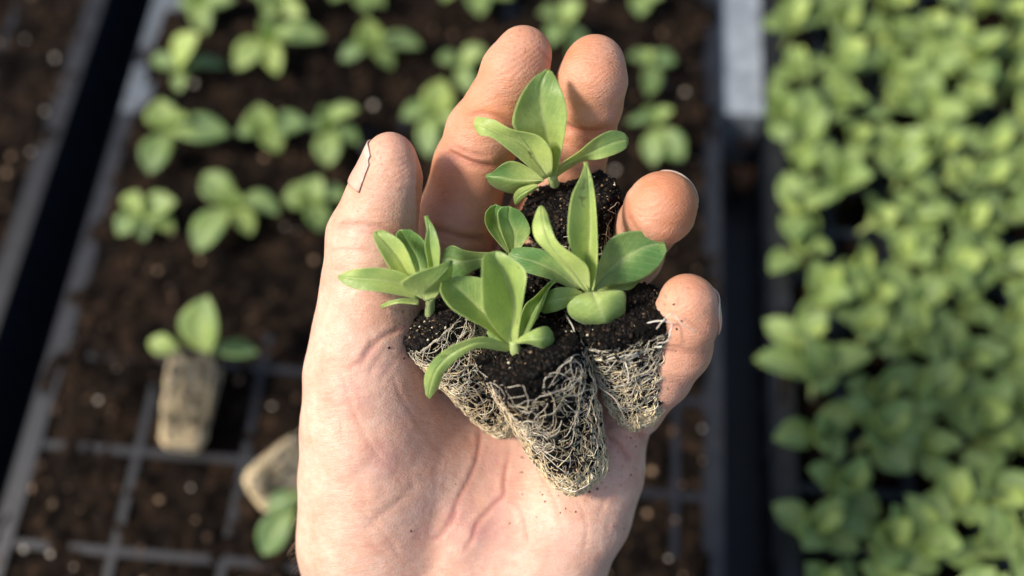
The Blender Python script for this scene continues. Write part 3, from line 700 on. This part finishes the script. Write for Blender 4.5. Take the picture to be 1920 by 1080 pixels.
leaf([(1092, 556, 12, 1093, 552, 12, 1094, 548, 12), (1068, 574, 12, 1070, 557, 13, 1072, 540, 13), (1042, 584, 12, 1042, 562, 13, 1045, 539, 13), (1022, 588, 9, 1022, 570, 11, 1024, 550, 10), (1013, 584, 8, 1012, 576, 8, 1013, 568, 8)], p, .2)
leaf([(1080, 548, 10, 1085, 543, 10, 1092, 536, 10), (1040, 527, 9, 1050, 515, 9, 1060, 490, 9), (1000, 515, 9, 1010, 494, 9, 1020, 469, 9), (975, 507, 8, 978, 484, 9, 985, 463, 8), (955, 490, 7, 955, 478, 8, 960, 466, 7)], p, .0)
leaf([(1095, 525, 15, 1100, 530, 14, 1106, 525, 15), (1074, 485, 15, 1088, 490, 14, 1101, 488, 15), (1071, 470, 15, 1083, 470, 14, 1096, 470, 15), (1078, 453, 14, 1082, 451, 14, 1087, 455, 14)], p, .0)
mb = MB()
loose_root(mb, [(1225, 625, 10), (1240, 605, 13), (1255, 590, 15), (1262, 590, 15), (1278, 606, 15), (1292, 616, 14), (1306, 622, 13)], .17, (.72, .62, .50))
loose_root(mb, [(1195, 612, 11), (1225, 603, 13), (1245, 602, 13), (1259, 607, 13), (1256, 625, 13), (1250, 640, 12), (1225, 643, 10), (1190, 638, 8)], .2, (.72, .66, .56))
loose_root(mb, [(1241, 650, 10), (1225, 652, 10), (1205, 660, 10), (1170, 672, 8)], .2, (.80, .74, .62))
loose_root(mb, [(1163, 660, 9), (1172, 680, 10), (1178, 700, 10), (1177, 720, 9)], .2, (.78, .70, .55))
loose_root(mb, [(1062, 592, 6), (1075, 615, 9), (1080, 640, 8), (1083, 655, 6)], .22, (.60, .55, .45))
loose_root(mb, [(1108, 690, 2), (1118, 720, 4), (1150, 745, 5), (1162, 765, 4), (1175, 790, 0)], .2, (.52, .44, .32))
o = mb.build('loose_roots', ROOT, p); o['kind'] = 'stuff'
# top seedling
p = plant((1108, 505, -18), 'topmost seedling in the hand, lying below the middle finger with one big upright leaf')
make_plug(p, (1064, 372, -3, 90), (1112, 505, -18, 62), 37, 130, .8, .62, .25, .16, dens=1.1)
stem(p, [(1040, 345, -1), (1037, 338, 1), (1036, 328, 3)], 1.3, 1.2)
leaf([(1030, 332, 4, 1036, 332, 3, 1042, 332, 4), (1000, 290, 9, 1032, 285, 6, 1051, 290, 9), (968, 247, 14, 1024, 240, 11, 1060, 245, 14), (961, 225, 16, 1018, 215, 13, 1063, 210, 16), (975, 182, 18, 1014, 180, 15, 1056, 178, 17), (998, 149, 17, 1016, 152, 16, 1044, 148, 16), (1018, 133, 16, 1027, 130, 16, 1035, 134, 16)], p, .3)
leaf([(1020, 337, 5, 1027, 333, 5, 1036, 325, 6), (990, 311, 9, 1005, 300, 8, 1034, 285, 12), (955, 282, 12, 980, 270, 11, 1010, 255, 14), (922, 258, 13, 935, 250, 13, 960, 243, 15), (900, 254, 12, 905, 235, 13, 925, 224, 14), (889, 240, 10, 888, 229, 11, 892, 218, 11)], p, .55)
leaf([(1020, 340, 2, 1020, 337, 3, 1016, 333, 3), (982, 358, -3, 990, 338, 3, 990, 313, 4), (960, 364, -4, 960, 337, 3, 962, 302, 5), (935, 356, -3, 938, 332, 3, 942, 308, 5), (918, 344, -1, 921, 330, 2, 925, 322, 3), (912, 333, 1, 911, 329, 1, 913, 326, 1)], p, .15)
leaf([(1036, 318, 4, 1038, 326, 3, 1042, 334, 2), (1062, 300, 9, 1062, 306, 6, 1062, 320, 2), (1085, 285, 11, 1092, 293, 9, 1090, 303, 5), (1115, 260, 11, 1120, 280, 9, 1122, 299, 9), (1145, 245, 10, 1150, 268, 9, 1152, 290, 9), (1168, 248, 8, 1172, 262, 8, 1172, 280, 8), (1178, 258, 7, 1179, 264, 7, 1178, 270, 7)], p, .25)
leaf([(1010, 352, 1, 1008, 347, 2, 1004, 343, 1), (990, 366, 1, 985, 360, 2, 976, 352, 2), (975, 378, -1, 970, 370, 0, 964, 364, 0), (967, 386, -3, 965, 382, -2, 963, 376, -2)], p, .35)
# left seedling
p = plant((980, 800, -14), 'left seedling in the hand, beside the thumb, with a long leaf pointing left')
make_plug(p, (806, 602, 2, 70), (962, 790, -13, 48), 53, 360, .2, .95, .45, .06)
stem(p, [(806, 590, 2), (806, 574, 6), (808, 555, 12)], 1.3, 1.1)
LIFT = 4.5
leaf([(772, 545, 8, 781, 548, 8, 790, 543, 8), (734, 507, 12, 762, 507, 10, 779, 510, 12), (716, 478, 14, 742, 476, 12, 763, 470, 14), (704, 455, 14, 722, 453, 13, 748, 449, 14), (699, 440, 13, 708, 440, 13, 725, 434, 13), (702, 434, 12, 707, 432, 12, 714, 431, 12)], p, .55)
leaf([(780, 540, 4, 790, 545, 4, 800, 540, 4), (760, 490, 6, 785, 490, 4, 803, 485, 6), (745, 450, 7, 765, 455, 5, 795, 452, 7), (742, 438, 7, 750, 432, 7, 770, 430, 7)], p, .0)
leaf([(800, 540, 10, 810, 545, 9, 822, 535, 11), (803, 500, 12, 812, 505, 11, 823, 500, 13), (797, 462, 13, 806, 465, 12, 824, 465, 14), (800, 430, 13, 804, 432, 13, 815, 428, 13), (798, 405, 12, 799, 404, 12, 801, 406, 12)], p, .25, pointed=True)
leaf([(785, 562, 8, 785, 552, 8, 782, 540, 8), (745, 553, 11, 755, 533, 10, 765, 516, 12), (705, 546, 13, 712, 525, 12, 720, 503, 13), (670, 543, 12, 676, 523, 12, 680, 503, 13), (645, 533, 11, 648, 520, 11, 655, 507, 11), (634, 523, 10, 633, 519, 10, 635, 516, 10)], p, .35)
leaf([(785, 558, 8, 800, 564, 8, 815, 560, 8), (752, 534, 12, 792, 552, 9, 830, 542, 9), (762, 522, 16, 806, 536, 13, 842, 525, 11), (790, 508, 17, 822, 520, 15, 848, 510, 12), (825, 497, 17, 838, 503, 16, 849, 498, 13), (844, 487, 16, 846, 487, 16, 848, 489, 15)], p, .3)
leaf([(785, 572, 5, 785, 566, 5, 785, 560, 5), (750, 569, 6, 752, 564, 6, 755, 559, 6), (730, 573, 5, 730, 568, 5, 735, 563, 5), (716, 578, 3, 714, 576, 3, 716, 573, 3)], p, .45)
# small middle seedling behind
LIFT = 0.0
p = plant((1020, 640, -20), 'small dark seedling wedged in the middle of the bunch, mostly hidden')
make_plug(p, (955, 512, -5, 82), (1020, 640, -20, 62), 71, 40, .4, .6, .3, .4)
stem(p, [(962, 495, -4), (960, 482, -3), (960, 470, -2)], 1.1, .9)
leaf([(950, 474, -2, 955, 474, -2, 960, 472, -2), (915, 430, 1, 936, 428, -1, 948, 418, 1), (910, 403, 3, 925, 402, 1, 942, 396, 3), (920, 386, 3, 930, 385, 3, 940, 387, 3)], p, .08)
leaf([(955, 474, 0, 963, 474, -1, 972, 470, 0), (938, 430, 3, 965, 438, 1, 994, 436, 2), (933, 400, 4, 955, 412, 2, 985, 408, 3), (942, 387, 4, 955, 388, 4, 972, 394, 4)], p, .05)
leaf([(950, 482, -3, 950, 478, -3, 950, 474, -3), (895, 505, -4, 895, 485, -3, 895, 473, -2), (868, 520, -5, 865, 490, -3, 868, 468, -2), (845, 518, -5, 843, 485, -4, 848, 460, -3), (828, 500, -5, 828, 482, -5, 832, 468, -5)], p, .0)

# crumbs of soil dropped on the skin
mb = MB(); ok = np.where((facing > .8) & (px[:, 0] > 690) & (px[:, 0] < 1290) & (px[:, 1] > 420) & (px[:, 1] < 1000))[0]
pd = poly_dist(px[ok], [(760, 600), (860, 760), (960, 840), (1060, 930), (1140, 900), (1200, 810), (1250, 620)])[0]
wt = np.exp(-pd / 28.0) + .004; pick = rng.choice(ok, 260, replace=False, p=wt / wt.sum())
for i in pick:
    x = rng.random(); mb.crumb(W[i], (.09 + .26 * rng.random() ** 3) * .001, (.02, .012, .008) if x < .75 else (.09, .05, .03) if x < .93 else (.5, .42, .3))
o = mb.build('soil_crumbs', GRIT); tag(o, 'tiny dark crumbs of soil scattered on the palm around the plugs', 'soil crumbs', kind='stuff')

# ------------------------------------------------------------------ trays
def tray(name, u0, u1, v0, v1, label, cu, cv, pu, pv, rimw=9.0, depth=48.0, soil=None, plastic=(.010, .017, .028), rimcol=(.014, .0145, .017), ribcol=(.010, .010, .012), glare_v=None, ribw=3.6):
    o = thing(name, T(u0, v0, -depth), label, 'plant tray', 'seedling trays side by side on the bench')
    fn = lambda a, b, z: T(a, b, z)
    mb = MB(); r = rimw
    for lo_, hi_ in (((u0, v0 + r, -2.2), (u0 + r, v1 - r, 0.9)), ((u1 - r, v0 + r, -2.2), (u1, v1 - r, .9)), ((u0, v0, -2.2), (u1, v0 + r, .9)), ((u0, v1 - r, -2.2), (u1, v1, .9))):
        mb.box(lo_, hi_, fn, rimcol)
    if glare_v:
        for (a, b, c, d) in glare_v: mb.box((a, b, .9), (c, d, 1.5), fn, (.12, .135, .15))  # pale slabs: light reflecting off the rim, put in as colour
    mb.build('rim', PLASTIC, o, smooth=False)
    mb = MB(); w = 1.6
    a0, a1, b0, b1 = u0 + 3, u1 - 3, v0 + 3, v1 - 3
    for lo_, hi_ in (((a0, b0, -depth), (a0 + w, b1, -2.2)), ((a1 - w, b0, -depth), (a1, b1, -2.2)), ((a0 + w, b0, -depth), (a1 - w, b0 + w, -2.2)), ((a0 + w, b1 - w, -depth), (a1 - w, b1, -2.2)), ((a0 + w, b0 + w, -depth), (a1 - w, b1 - w, -depth + 1.5))):
        mb.box(lo_, hi_, fn, plastic)
    # stiffening ribs pressed into the long sides
    for sgn, uu in ((-1, a0), (1, a1)):
        v = b0 + 12
        while v < b1 - 12:
            mb.box((min(uu, uu + sgn * 1.4), v, -depth + 4), (max(uu, uu + sgn * 1.4), v + 5, -6), fn, plastic); v += 24
    mb.build('side_wall', PLASTIC, o, smooth=False)
    mb = MB(); u = cu
    while u < u1 - r - 6:
        if u > u0 + r + 4: mb.box((u - ribw / 2, v0 + r, -14), (u + ribw / 2, v1 - r, 0), fn, ribcol)
        u += pu
    v = cv
    while v < v1 - r - 6:
        if v > v0 + r + 4: mb.box((u0 + r, v - ribw / 2, -14), (u1 - r, v + ribw / 2, -.15), fn, ribcol)
        v += pv
    mb.build('cell_grid', PLASTIC, o, smooth=False)
    if soil:
        st = 1.5; nu = int((u1 - u0 - 2 * r) / st) + 1; nv = int((v1 - v0 - 2 * r) / st) + 1
        us = np.linspace(u0 + 1.5, u1 - 1.5, nu); vs = np.linspace(v0 + r - .5, v1 - r + .5, nv); U, Vv = np.meshgrid(us, vs)
        P = np.stack([U, Vv, U * 0], -1)
        du = np.abs((U - cu + pu / 2) % pu - pu / 2); dv = np.abs((Vv - cv + pv / 2) % pv - pv / 2)
        rimd = np.clip((np.minimum(U - u0, u1 - U) - r) / 2, -1, 0)
        z = soil(U, Vv, du, dv) * (1 + rimd) + rimd * .9 + 1.9 * fbm(P * .055, 2, 3) + 1.6 * fbm(P * .11, 2, 4) + 1.5 * fbm(P * .21, 3, 8)
        W_ = T(U, Vv, z).reshape(-1, 3)
        f = [(i * nu + j, i * nu + j + 1, (i + 1) * nu + j + 1, (i + 1) * nu + j) for i in range(nv - 1) for j in range(nu - 1)]
        mb = MB(); mb.add(W_, f, (1, 1, 1))
        tw = ((u1 - u0) * (v1 - v0)) / 1e4
        for k in range(int(tw * 95)):
            i = rng.integers(2, nv - 2); j = rng.integers(2, nu - 2)
            x = rng.random(); col = (.015, .010, .006) if x < .5 else (.09, .052, .03) if x < .85 else (.34, .22, .13) if x < .945 else (.62, .54, .43)
            mb.crumb(W_[i * nu + j] + np.array([0, 0, .0004]), (.45 + 1.0 * rng.random() ** 2) * .001 * (1.4 if x < .945 else 1.25), col, 1)
        mb.build('soil', TSOIL, o, mats=[TSOIL, GRIT])
    return o
PU, PV = 48.0, 44.0
def soil_mid(U, V_, du, dv):
    lvl = np.interp(V_, [0, 150, 190, 560], [-.35, .0, 2.0, 2.2])
    edge = np.exp(-(np.minimum(du, dv) / 5.0) ** 2)
    return lvl - 1.2 * edge * (V_ < 170) + .5
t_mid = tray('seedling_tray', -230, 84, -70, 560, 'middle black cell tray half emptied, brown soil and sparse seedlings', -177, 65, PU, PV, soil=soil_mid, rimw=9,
             glare_v=[(-229.5, 330, -213, 420), (-229.5, 288, -216, 318)])
t_left = tray('seedling_tray', -560, -257, -70, 560, 'bare soil filled tray at the left edge, no seedlings in it', -305, 268, PU, 132.0, soil=lambda U, V_, du, dv: 0 * U + .6, rimw=10, rimcol=(.016, .015, .015))
t_right = tray('seedling_tray', 109, 420, -70, 560, 'right hand tray packed with a dense carpet of green seedlings', 138, 65, 28.0, 26.0, soil=lambda U, V_, du, dv: 0 * U - 7.5, rimw=8, plastic=(.010, .014, .022), ribcol=(.010, .015, .024))
# bench below, a plank in the gap
mb = MB(); mb.box((-900, -500, -80), (900, 1100, -50), lambda a, b, z: T(a, b, z), (.012, .014, .018)); g = mb.build('ground', PLASTIC, loc=T(0, 300, -50), smooth=False); tag(g, 'dark bench surface under the trays', None, kind='structure')
mb = MB(); mb.box((85.5, 316, -50), (107.5, 900, -3), lambda a, b, z: T(a, b, z), (.27, .30, .33)); g = mb.build('bench_slat', PLASTIC, loc=T(96, 700, -50), smooth=False)
tag(g, 'pale grey slat showing in the gap left of the dense tray', 'slat')
# soil clods in that gap
for i, (x, y, r) in enumerate([(1386, 250, 9.0), (1392, 330, 7.0)]):
    w = G(x, y, -.030); mb = MB()
    for k in range(60):
        d = rng.normal(0, 1, 3); d /= np.linalg.norm(d); mb.crumb(w + d * r * .001 * rng.random() ** .4 * [1, 1, .7], (.0012 + .0016 * rng.random()), np.array((.16, .085, .045)) * (.5 + rng.random()), 0)
    mb.box((-1, -1, -1), (1, 1, 1), lambda a, b, z: w + np.array([a, b, z - 2]) * r * .0006, (.10, .06, .035))
    c = mb.build('soil_clod', GRIT, loc=w); tag(c, ['larger brown clod of soil in the gap beside the dense tray', 'smaller brown clod in the gap, nearer the ring finger'][i], 'soil clod', 'clods of soil in the gap')

# ------------------------------------------------------------------ seedlings in the trays
def blade(base, tip, width, arch=.25, roll=0.0, cup=.25, pale=.3, n=12, m=7):
    """simple leaf from base to tip (world), arch = rise of the middle relative to length"""
    base, tip = np.array(base, float), np.array(tip, float); d = tip - base; ln = np.linalg.norm(d); d /= ln
    side = np.cross(d, [0, 0, 1.]); side /= np.linalg.norm(side) + 1e-9; up = np.cross(side, d)
    c, s = math.cos(roll), math.sin(roll); side, up = side * c + up * s, up * c - side * s
    t = np.linspace(0, 1, n) ** .9; prof = np.sin(np.pi * np.clip(t, 0, 1) ** 1.45) ** .75 * .5 * width + .05 * width * (1 - t)
    mid = base + d * (t * ln)[:, None] + up * (arch * ln * np.sin(np.pi * t ** .8))[:, None]
    u = np.linspace(-1, 1, m); Gd = np.zeros((n, m, 3)); A = np.zeros((n, m, 3))
    for j, q in enumerate(u):
        Gd[:, j] = mid + side * (q * prof)[:, None] + up * (cup * prof * q * q)[:, None]
        A[:, j, 0] = pale + .45 * np.clip(1 - 1.8 * t, 0, 1); A[:, j, 1] = .45 * math.exp(-(q / .2) ** 2) * (1 - .5 * t) + .4 * np.clip(1 - 4 * t, 0, 1)
    nn = up[None, None]; top = Gd.reshape(-1, 3); bot = (Gd - nn * .00035).reshape(-1, 3); c_ = n * m; f = []
    for i in range(n - 1):
        for j in range(m - 1):
            q = i * m + j; f.append((q, q + 1, q + m + 1, q + m)); f.append((c_ + q, c_ + q + m, c_ + q + m + 1, c_ + q + 1))
    bd = [j for j in range(m)] + [i * m + m - 1 for i in range(1, n)] + [(n - 1) * m + j for j in range(m - 2, -1, -1)] + [i * m for i in range(n - 2, 0, -1)]
    for p_, q in zip(bd, bd[1:] + bd[:1]): f.append((p_, c_ + p_, c_ + q, q))
    A = A.reshape(-1, 3); return np.concatenate([top, bot]), f, np.concatenate([A, A])
def bg_leaf(parent, base, tip, width, **kw):
    V_, f, A = blade(base, tip, width, **kw)
    return mesh_obj('leaf', V_, f, LEAFBG, parent, attrs={'col': A})
PXM = DB / F
GM = 'seedlings spaced out in the middle tray'
MID = [  # base px, [(tip px, width px, tip height mm, pale)], label
    ((352, 150), [((372, 62), 58, 30, .75), ((285, 108), 34, 10, .1), ((425, 125), 30, 8, .0), ((335, 172), 26, 6, .3)], 'seedling by the pale stretch of the rim, with one bright upright leaf'),
    ((512, 95), [((488, 38), 52, 22, .7), ((608, 72), 50, 16, .25), ((442, 130), 52, 12, .5), ((520, 140), 40, 10, .8), ((560, 60), 34, 20, .3)], 'large pale green seedling beside the bright upright one, leaves spreading wide'),
    ((385, 20), [((345, -40), 46, 24, .3), ((440, 0), 46, 16, .2), ((385, 62), 44, 8, .35), ((335, 10), 34, 10, .2)], 'seedling cut by the top edge of the photo, nearest the left rim'),
    ((530, 8), [((470, -10), 50, 18, .25), ((590, -30), 50, 20, .2), ((500, 35), 40, 10, .3), ((570, 30), 40, 12, .6)], 'seedling cut by the top edge, just above the large pale one'),
    ((702, 105), [((690, 35), 54, 28, .6), ((790, 88), 46, 12, .2), ((638, 112), 34, 8, .0), ((735, 128), 34, 6, .2)], 'seedling above the thumb tip with a tall pale centre leaf'),
    ((668, -5), [((620, 0), 40, 14, .2), ((720, 12), 40, 12, .3), ((680, -60), 44, 22, .3), ((690, 25), 34, 8, .2)], 'seedling at the top edge above the tall pale one'),
    ((895, -8), [((830, 2), 50, 14, .3), ((960, -4), 52, 14, .3), ((900, 30), 48, 10, .2), ((880, -70), 46, 24, .4)], 'seedling at the top edge above the index fingertip'),
    ((328, 262), [((300, 185), 62, 22, .45), ((430, 250), 56, 14, .1), ((280, 325), 56, 10, .1), ((350, 225), 34, 24, .5)], 'three-leaved seedling between the left rim and the thumb'),
    ((505, 262), [((485, 195), 60, 24, .45), ((578, 232), 48, 16, .1), ((445, 250), 44, 12, .1), ((520, 285), 44, 10, .5)], 'seedling with an upright oval leaf between two wider ones'),
    ((625, 258), [((600, 200), 50, 18, .2), ((672, 205), 42, 22, .35), ((615, 312), 50, 8, .3), ((575, 235), 30, 12, .1), ((672, 270), 36, 12, .1)], 'seedling just left of the thumb tip, leaves folded in a cluster'),
    ((822, 225), [((828, 148), 60, 28, .7), ((752, 220), 44, 12, .15), ((805, 295), 44, 8, .2), ((862, 240), 34, 12, .5)], 'seedling between thumb and index finger with a pale upright leaf'),
    ((868, 140), [((820, 112), 40, 14, .2), ((910, 90), 40, 18, .4), ((885, 175), 36, 10, .2)], 'small seedling touching the left outline of the index finger'),
    ((278, 415), [((258, 358), 56, 20, .5), ((330, 378), 50, 18, .45), ((220, 440), 42, 10, .2), ((325, 435), 38, 10, .55), ((270, 450), 30, 8, .1)], 'small pale cluster of leaves nearest the left rim'),
    ((448, 402), [((382, 325), 56, 18, .3), ((522, 402), 50, 16, .3), ((370, 472), 62, 12, .25), ((430, 350), 34, 22, .5), ((470, 440), 38, 10, .6)], 'seedling with a long leaf dropping to the lower left'),
    ((590, 392), [((530, 370), 50, 14, .35), ((600, 330), 46, 20, .4), ((648, 375), 48, 16, .3), ((600, 432), 46, 8, .2), ((565, 340), 36, 18, .2)], 'seedling almost touching the thumb knuckle'),
    ((1058, 60), [((1010, 25), 44, 16, .25), ((1090, 5), 48, 22, .4), ((1075, 130), 46, 8, .2), ((1030, 85), 40, 10, .1)], 'seedling behind the gap of the two top fingertips'),
    ((1200, 2), [((1170, -20), 40, 14, .2), ((1240, -5), 44, 14, .3), ((1200, 30), 42, 8, .2)], 'seedling at the top edge right of the middle fingertip'),
    ((1212, 135), [((1180, 105), 36, 14, .1), ((1268, 115), 40, 12, .05), ((1215, 180), 40, 8, .15), ((1225, 95), 30, 18, .4)], 'dark seedling right of the middle fingertip'),
    ((1228, 255), [((1205, 205), 40, 20, .55), ((1262, 205), 36, 20, .4), ((1280, 300), 52, 8, .15), ((1175, 230), 32, 10, .0), ((1225, 310), 40, 6, .2)], 'seedling above the ring fingertip with paired upright leaves'),
]
for (bx, by), lv, lab in MID:
    b = G(bx, by, .002); s_ = thing('tray_seedling', b, lab, 'seedling', GM)
    mb = MB(); mb.tube(np.array([b - [0, 0, .003], b + [0, 0, .004], b + [.0003, 0, .008]]), np.array([.0014, .0012, .0009]), (.5, .3, 0), 8); mb.build('stem', STEM, s_)
    for (tx, ty), w, h, pl in lv:
        tip = G(tx, ty, .001 + h * .001)
        bg_leaf(s_, b + [0, 0, .006], tip, w * PXM * 1.05, arch=.16 + .1 * rng.random(), roll=rng.normal(0, .25), pale=pl, cup=.3)

# prototypes for the dense tray, then copies
def proto(seed, label, grp, loc):
    r_ = np.random.default_rng(seed); s_ = thing('dense_seedling', loc, label, 'seedling', grp); b = np.array(loc)
    mb = MB(); mb.tube(np.array([b - [0, 0, .003], b + [0, 0, .006], b + [.0004, 0, .014]]), np.array([.0014, .0012, .0010]), (.5, .3, 0), 8); mb.build('stem', STEM, s_)
    a0 = r_.random() * 6.28
    for k in range(4):
        az = a0 + k * math.pi / 2 + r_.normal(0, .2); ln = (.017 + .008 * r_.random()) * (1 if k % 2 == 0 else .9); el = (.5 if k % 2 == 0 else .95) + r_.normal(0, .12)
        tip = b + [0, 0, .011] + ln * np.array([math.cos(az) * math.cos(el), math.sin(az) * math.cos(el), math.sin(el)])
        bg_leaf(s_, b + [0, 0, .010], tip, .0100 + .003 * r_.random(), arch=.20, roll=r_.normal(0, .3), pale=.12 + .25 * r_.random(), cup=.3)
    for k in range(2):
        az = a0 + .8 + k * math.pi + r_.normal(0, .3); el = 1.0 + r_.normal(0, .12); ln = .015 + .005 * r_.random()
        tip = b + [0, 0, .013] + ln * np.array([math.cos(az) * math.cos(el), math.sin(az) * math.cos(el), math.sin(el)])
        bg_leaf(s_, b + [0, 0, .012], tip, .0085 + .003 * r_.random(), arch=.1, roll=r_.normal(0, .3), pale=.75, cup=.35)
    return s_
ORD = ['first', 'second', 'third', 'fourth', 'fifth', 'sixth', 'seventh', 'eighth', 'ninth', 'tenth', 'eleventh', 'twelfth', 'thirteenth', 'fourteenth', 'fifteenth', 'sixteenth', 'seventeenth']
GR = 'seedlings crowding the right hand tray'
protos = [None] * 6
rng = np.random.default_rng(2024)
cols = [122.5 + 22.5 * i for i in range(7)]; rows_ = [50 + 22.0 * i for i in range(17)]
kk = 0
for ri, v in enumerate(rows_):
    for ci, u in enumerate(cols):
        lim = np.interp(v, [51, 403], [215, 262])
        if u > lim + 12: continue
        if rng.random() < .03: continue
        uu = u + rng.normal(0, 2.0) + (3 if ri % 2 else -1); vv = v + rng.normal(0, 2.4)
        loc = T(uu, vv, -3.0 + rng.normal(0, 2)); k = kk % 6; kk += 1
        lab = 'green seedling in the dense tray, %s from its left rim, %s row from the bottom' % (ORD[ci], ORD[ri])
        if protos[k] is None:
            protos[k] = proto(100 + k, lab, GR, loc); continue
        src = protos[k]; c = src.copy(); C.objects.link(c); c.location = loc; c.rotation_euler = (rng.normal(0, .10), rng.normal(0, .10), rng.random() * 6.283)
        sc = (.92 + .28 * rng.random()) * np.interp(v, [50, 260], [1.14, 1.0]); c.scale = (sc, sc, sc); c['label'] = lab
        for ch in list(src.children):
            d = ch.copy(); C.objects.link(d); d.parent = c

# two pulled plugs lying on the middle tray
def w2hand(x, y, z):   # a pixel and a height above the tray -> (x, y, h) of hand space
    w = G(x, y, z); d = (w - CAM) @ FWD; return (x, y, DH * 1000 - d * 1000)
def lying(top, bot, zt, zb, rt, rb_, seed, label, leaves, rot=.3, col=1.0):
    a = w2hand(*top, zt); b = w2hand(*bot, zb); s_ = thing('pulled_seedling', G(*bot, 0.0), label, 'seedling', 'pulled seedling plugs lying on the middle tray')
    make_plug(s_, (*a, rt), (*b, rb_), seed, 150, rot, col, .3, .03, bias=1.0, dens=.5)
    base = G(*top, zt)
    for (tx, ty), w, h, pl, bs in leaves:
        bb = G(*bs, zt + .004)
        bg_leaf(s_, bb, G(tx, ty, h * .001), w * PXM, arch=.18, roll=0.1, pale=pl, cup=.35)
lying((370, 672), (340, 838), .014, .010, 50, 38, 91, 'pulled plug with one large upright leaf, lying left of the hand on the tray',
      [((390, 555), 72, 44, .35, (392, 665)), ((278, 640), 36, 22, .6, (345, 662)), ((484, 662), 36, 22, .05, (400, 662))], col=1.25)
lying((590, 850), (478, 925), .014, .011, 52, 40, 95, 'pulled plug lying half hidden behind the heel of the hand',
      [((492, 1040), 50, 12, .05, (560, 935)), ((500, 955), 34, 18, .0, (575, 925)), ((600, 960), 50, 20, .0, (590, 900))], col=1.3)

# ------------------------------------------------------------------ camera, light
cam = bpy.data.cameras.new('camera'); co = bpy.data.objects.new('camera', cam); C.objects.link(co)
co.location = (0, 0, HC); co.rotation_euler = (math.pi / 2 - PITCH, 0, 0)
cam.sensor_width = 36; cam.lens = 35.0; cam.clip_start = .01; cam.clip_end = 50
cam.dof.use_dof = True; cam.dof.focus_distance = DH - .004; cam.dof.aperture_fstop = 4.5; cam.dof.aperture_blades = 0
sc = bpy.context.scene; sc.camera = co
Lc = np.array([-.68, .20, .68]); Lc /= np.linalg.norm(Lc)
Ld = Lc[0] * RIGHT + Lc[1] * UP - Lc[2] * FWD
sun = bpy.data.lights.new('sun', 'SUN'); sun.energy = 4.3; sun.angle = math.radians(11.0); sun.color = (1.0, .93, .83)
so = bpy.data.objects.new('sun', sun); C.objects.link(so); so.location = (0, 0, 3)
so.rotation_euler = Vector(Ld).to_track_quat('Z', 'Y').to_euler()
w = bpy.data.worlds.new('World'); sc.world = w; w.use_nodes = True; nt = w.node_tree
bg = nt.nodes['Background']; sky = nt.nodes.new('ShaderNodeTexSky'); sky.sky_type = 'NISHITA'; sky.sun_disc = False
sky.sun_elevation = math.asin(Ld[2]); sky.sun_rotation = math.atan2(Ld[0], Ld[1])
sky.air_density = 1.0; sky.dust_density = 2.0
nt.links.new(sky.outputs[0], bg.inputs[0]); bg.inputs[1].default_value = .15
sc.view_settings.view_transform = 'Standard'; sc.view_settings.look = 'None'; sc.view_settings.exposure = 0.22; sc.view_settings.gamma = 1
sc.render.engine = 'CYCLES'; sc.cycles.use_denoising = True; sc.cycles.max_bounces = 8
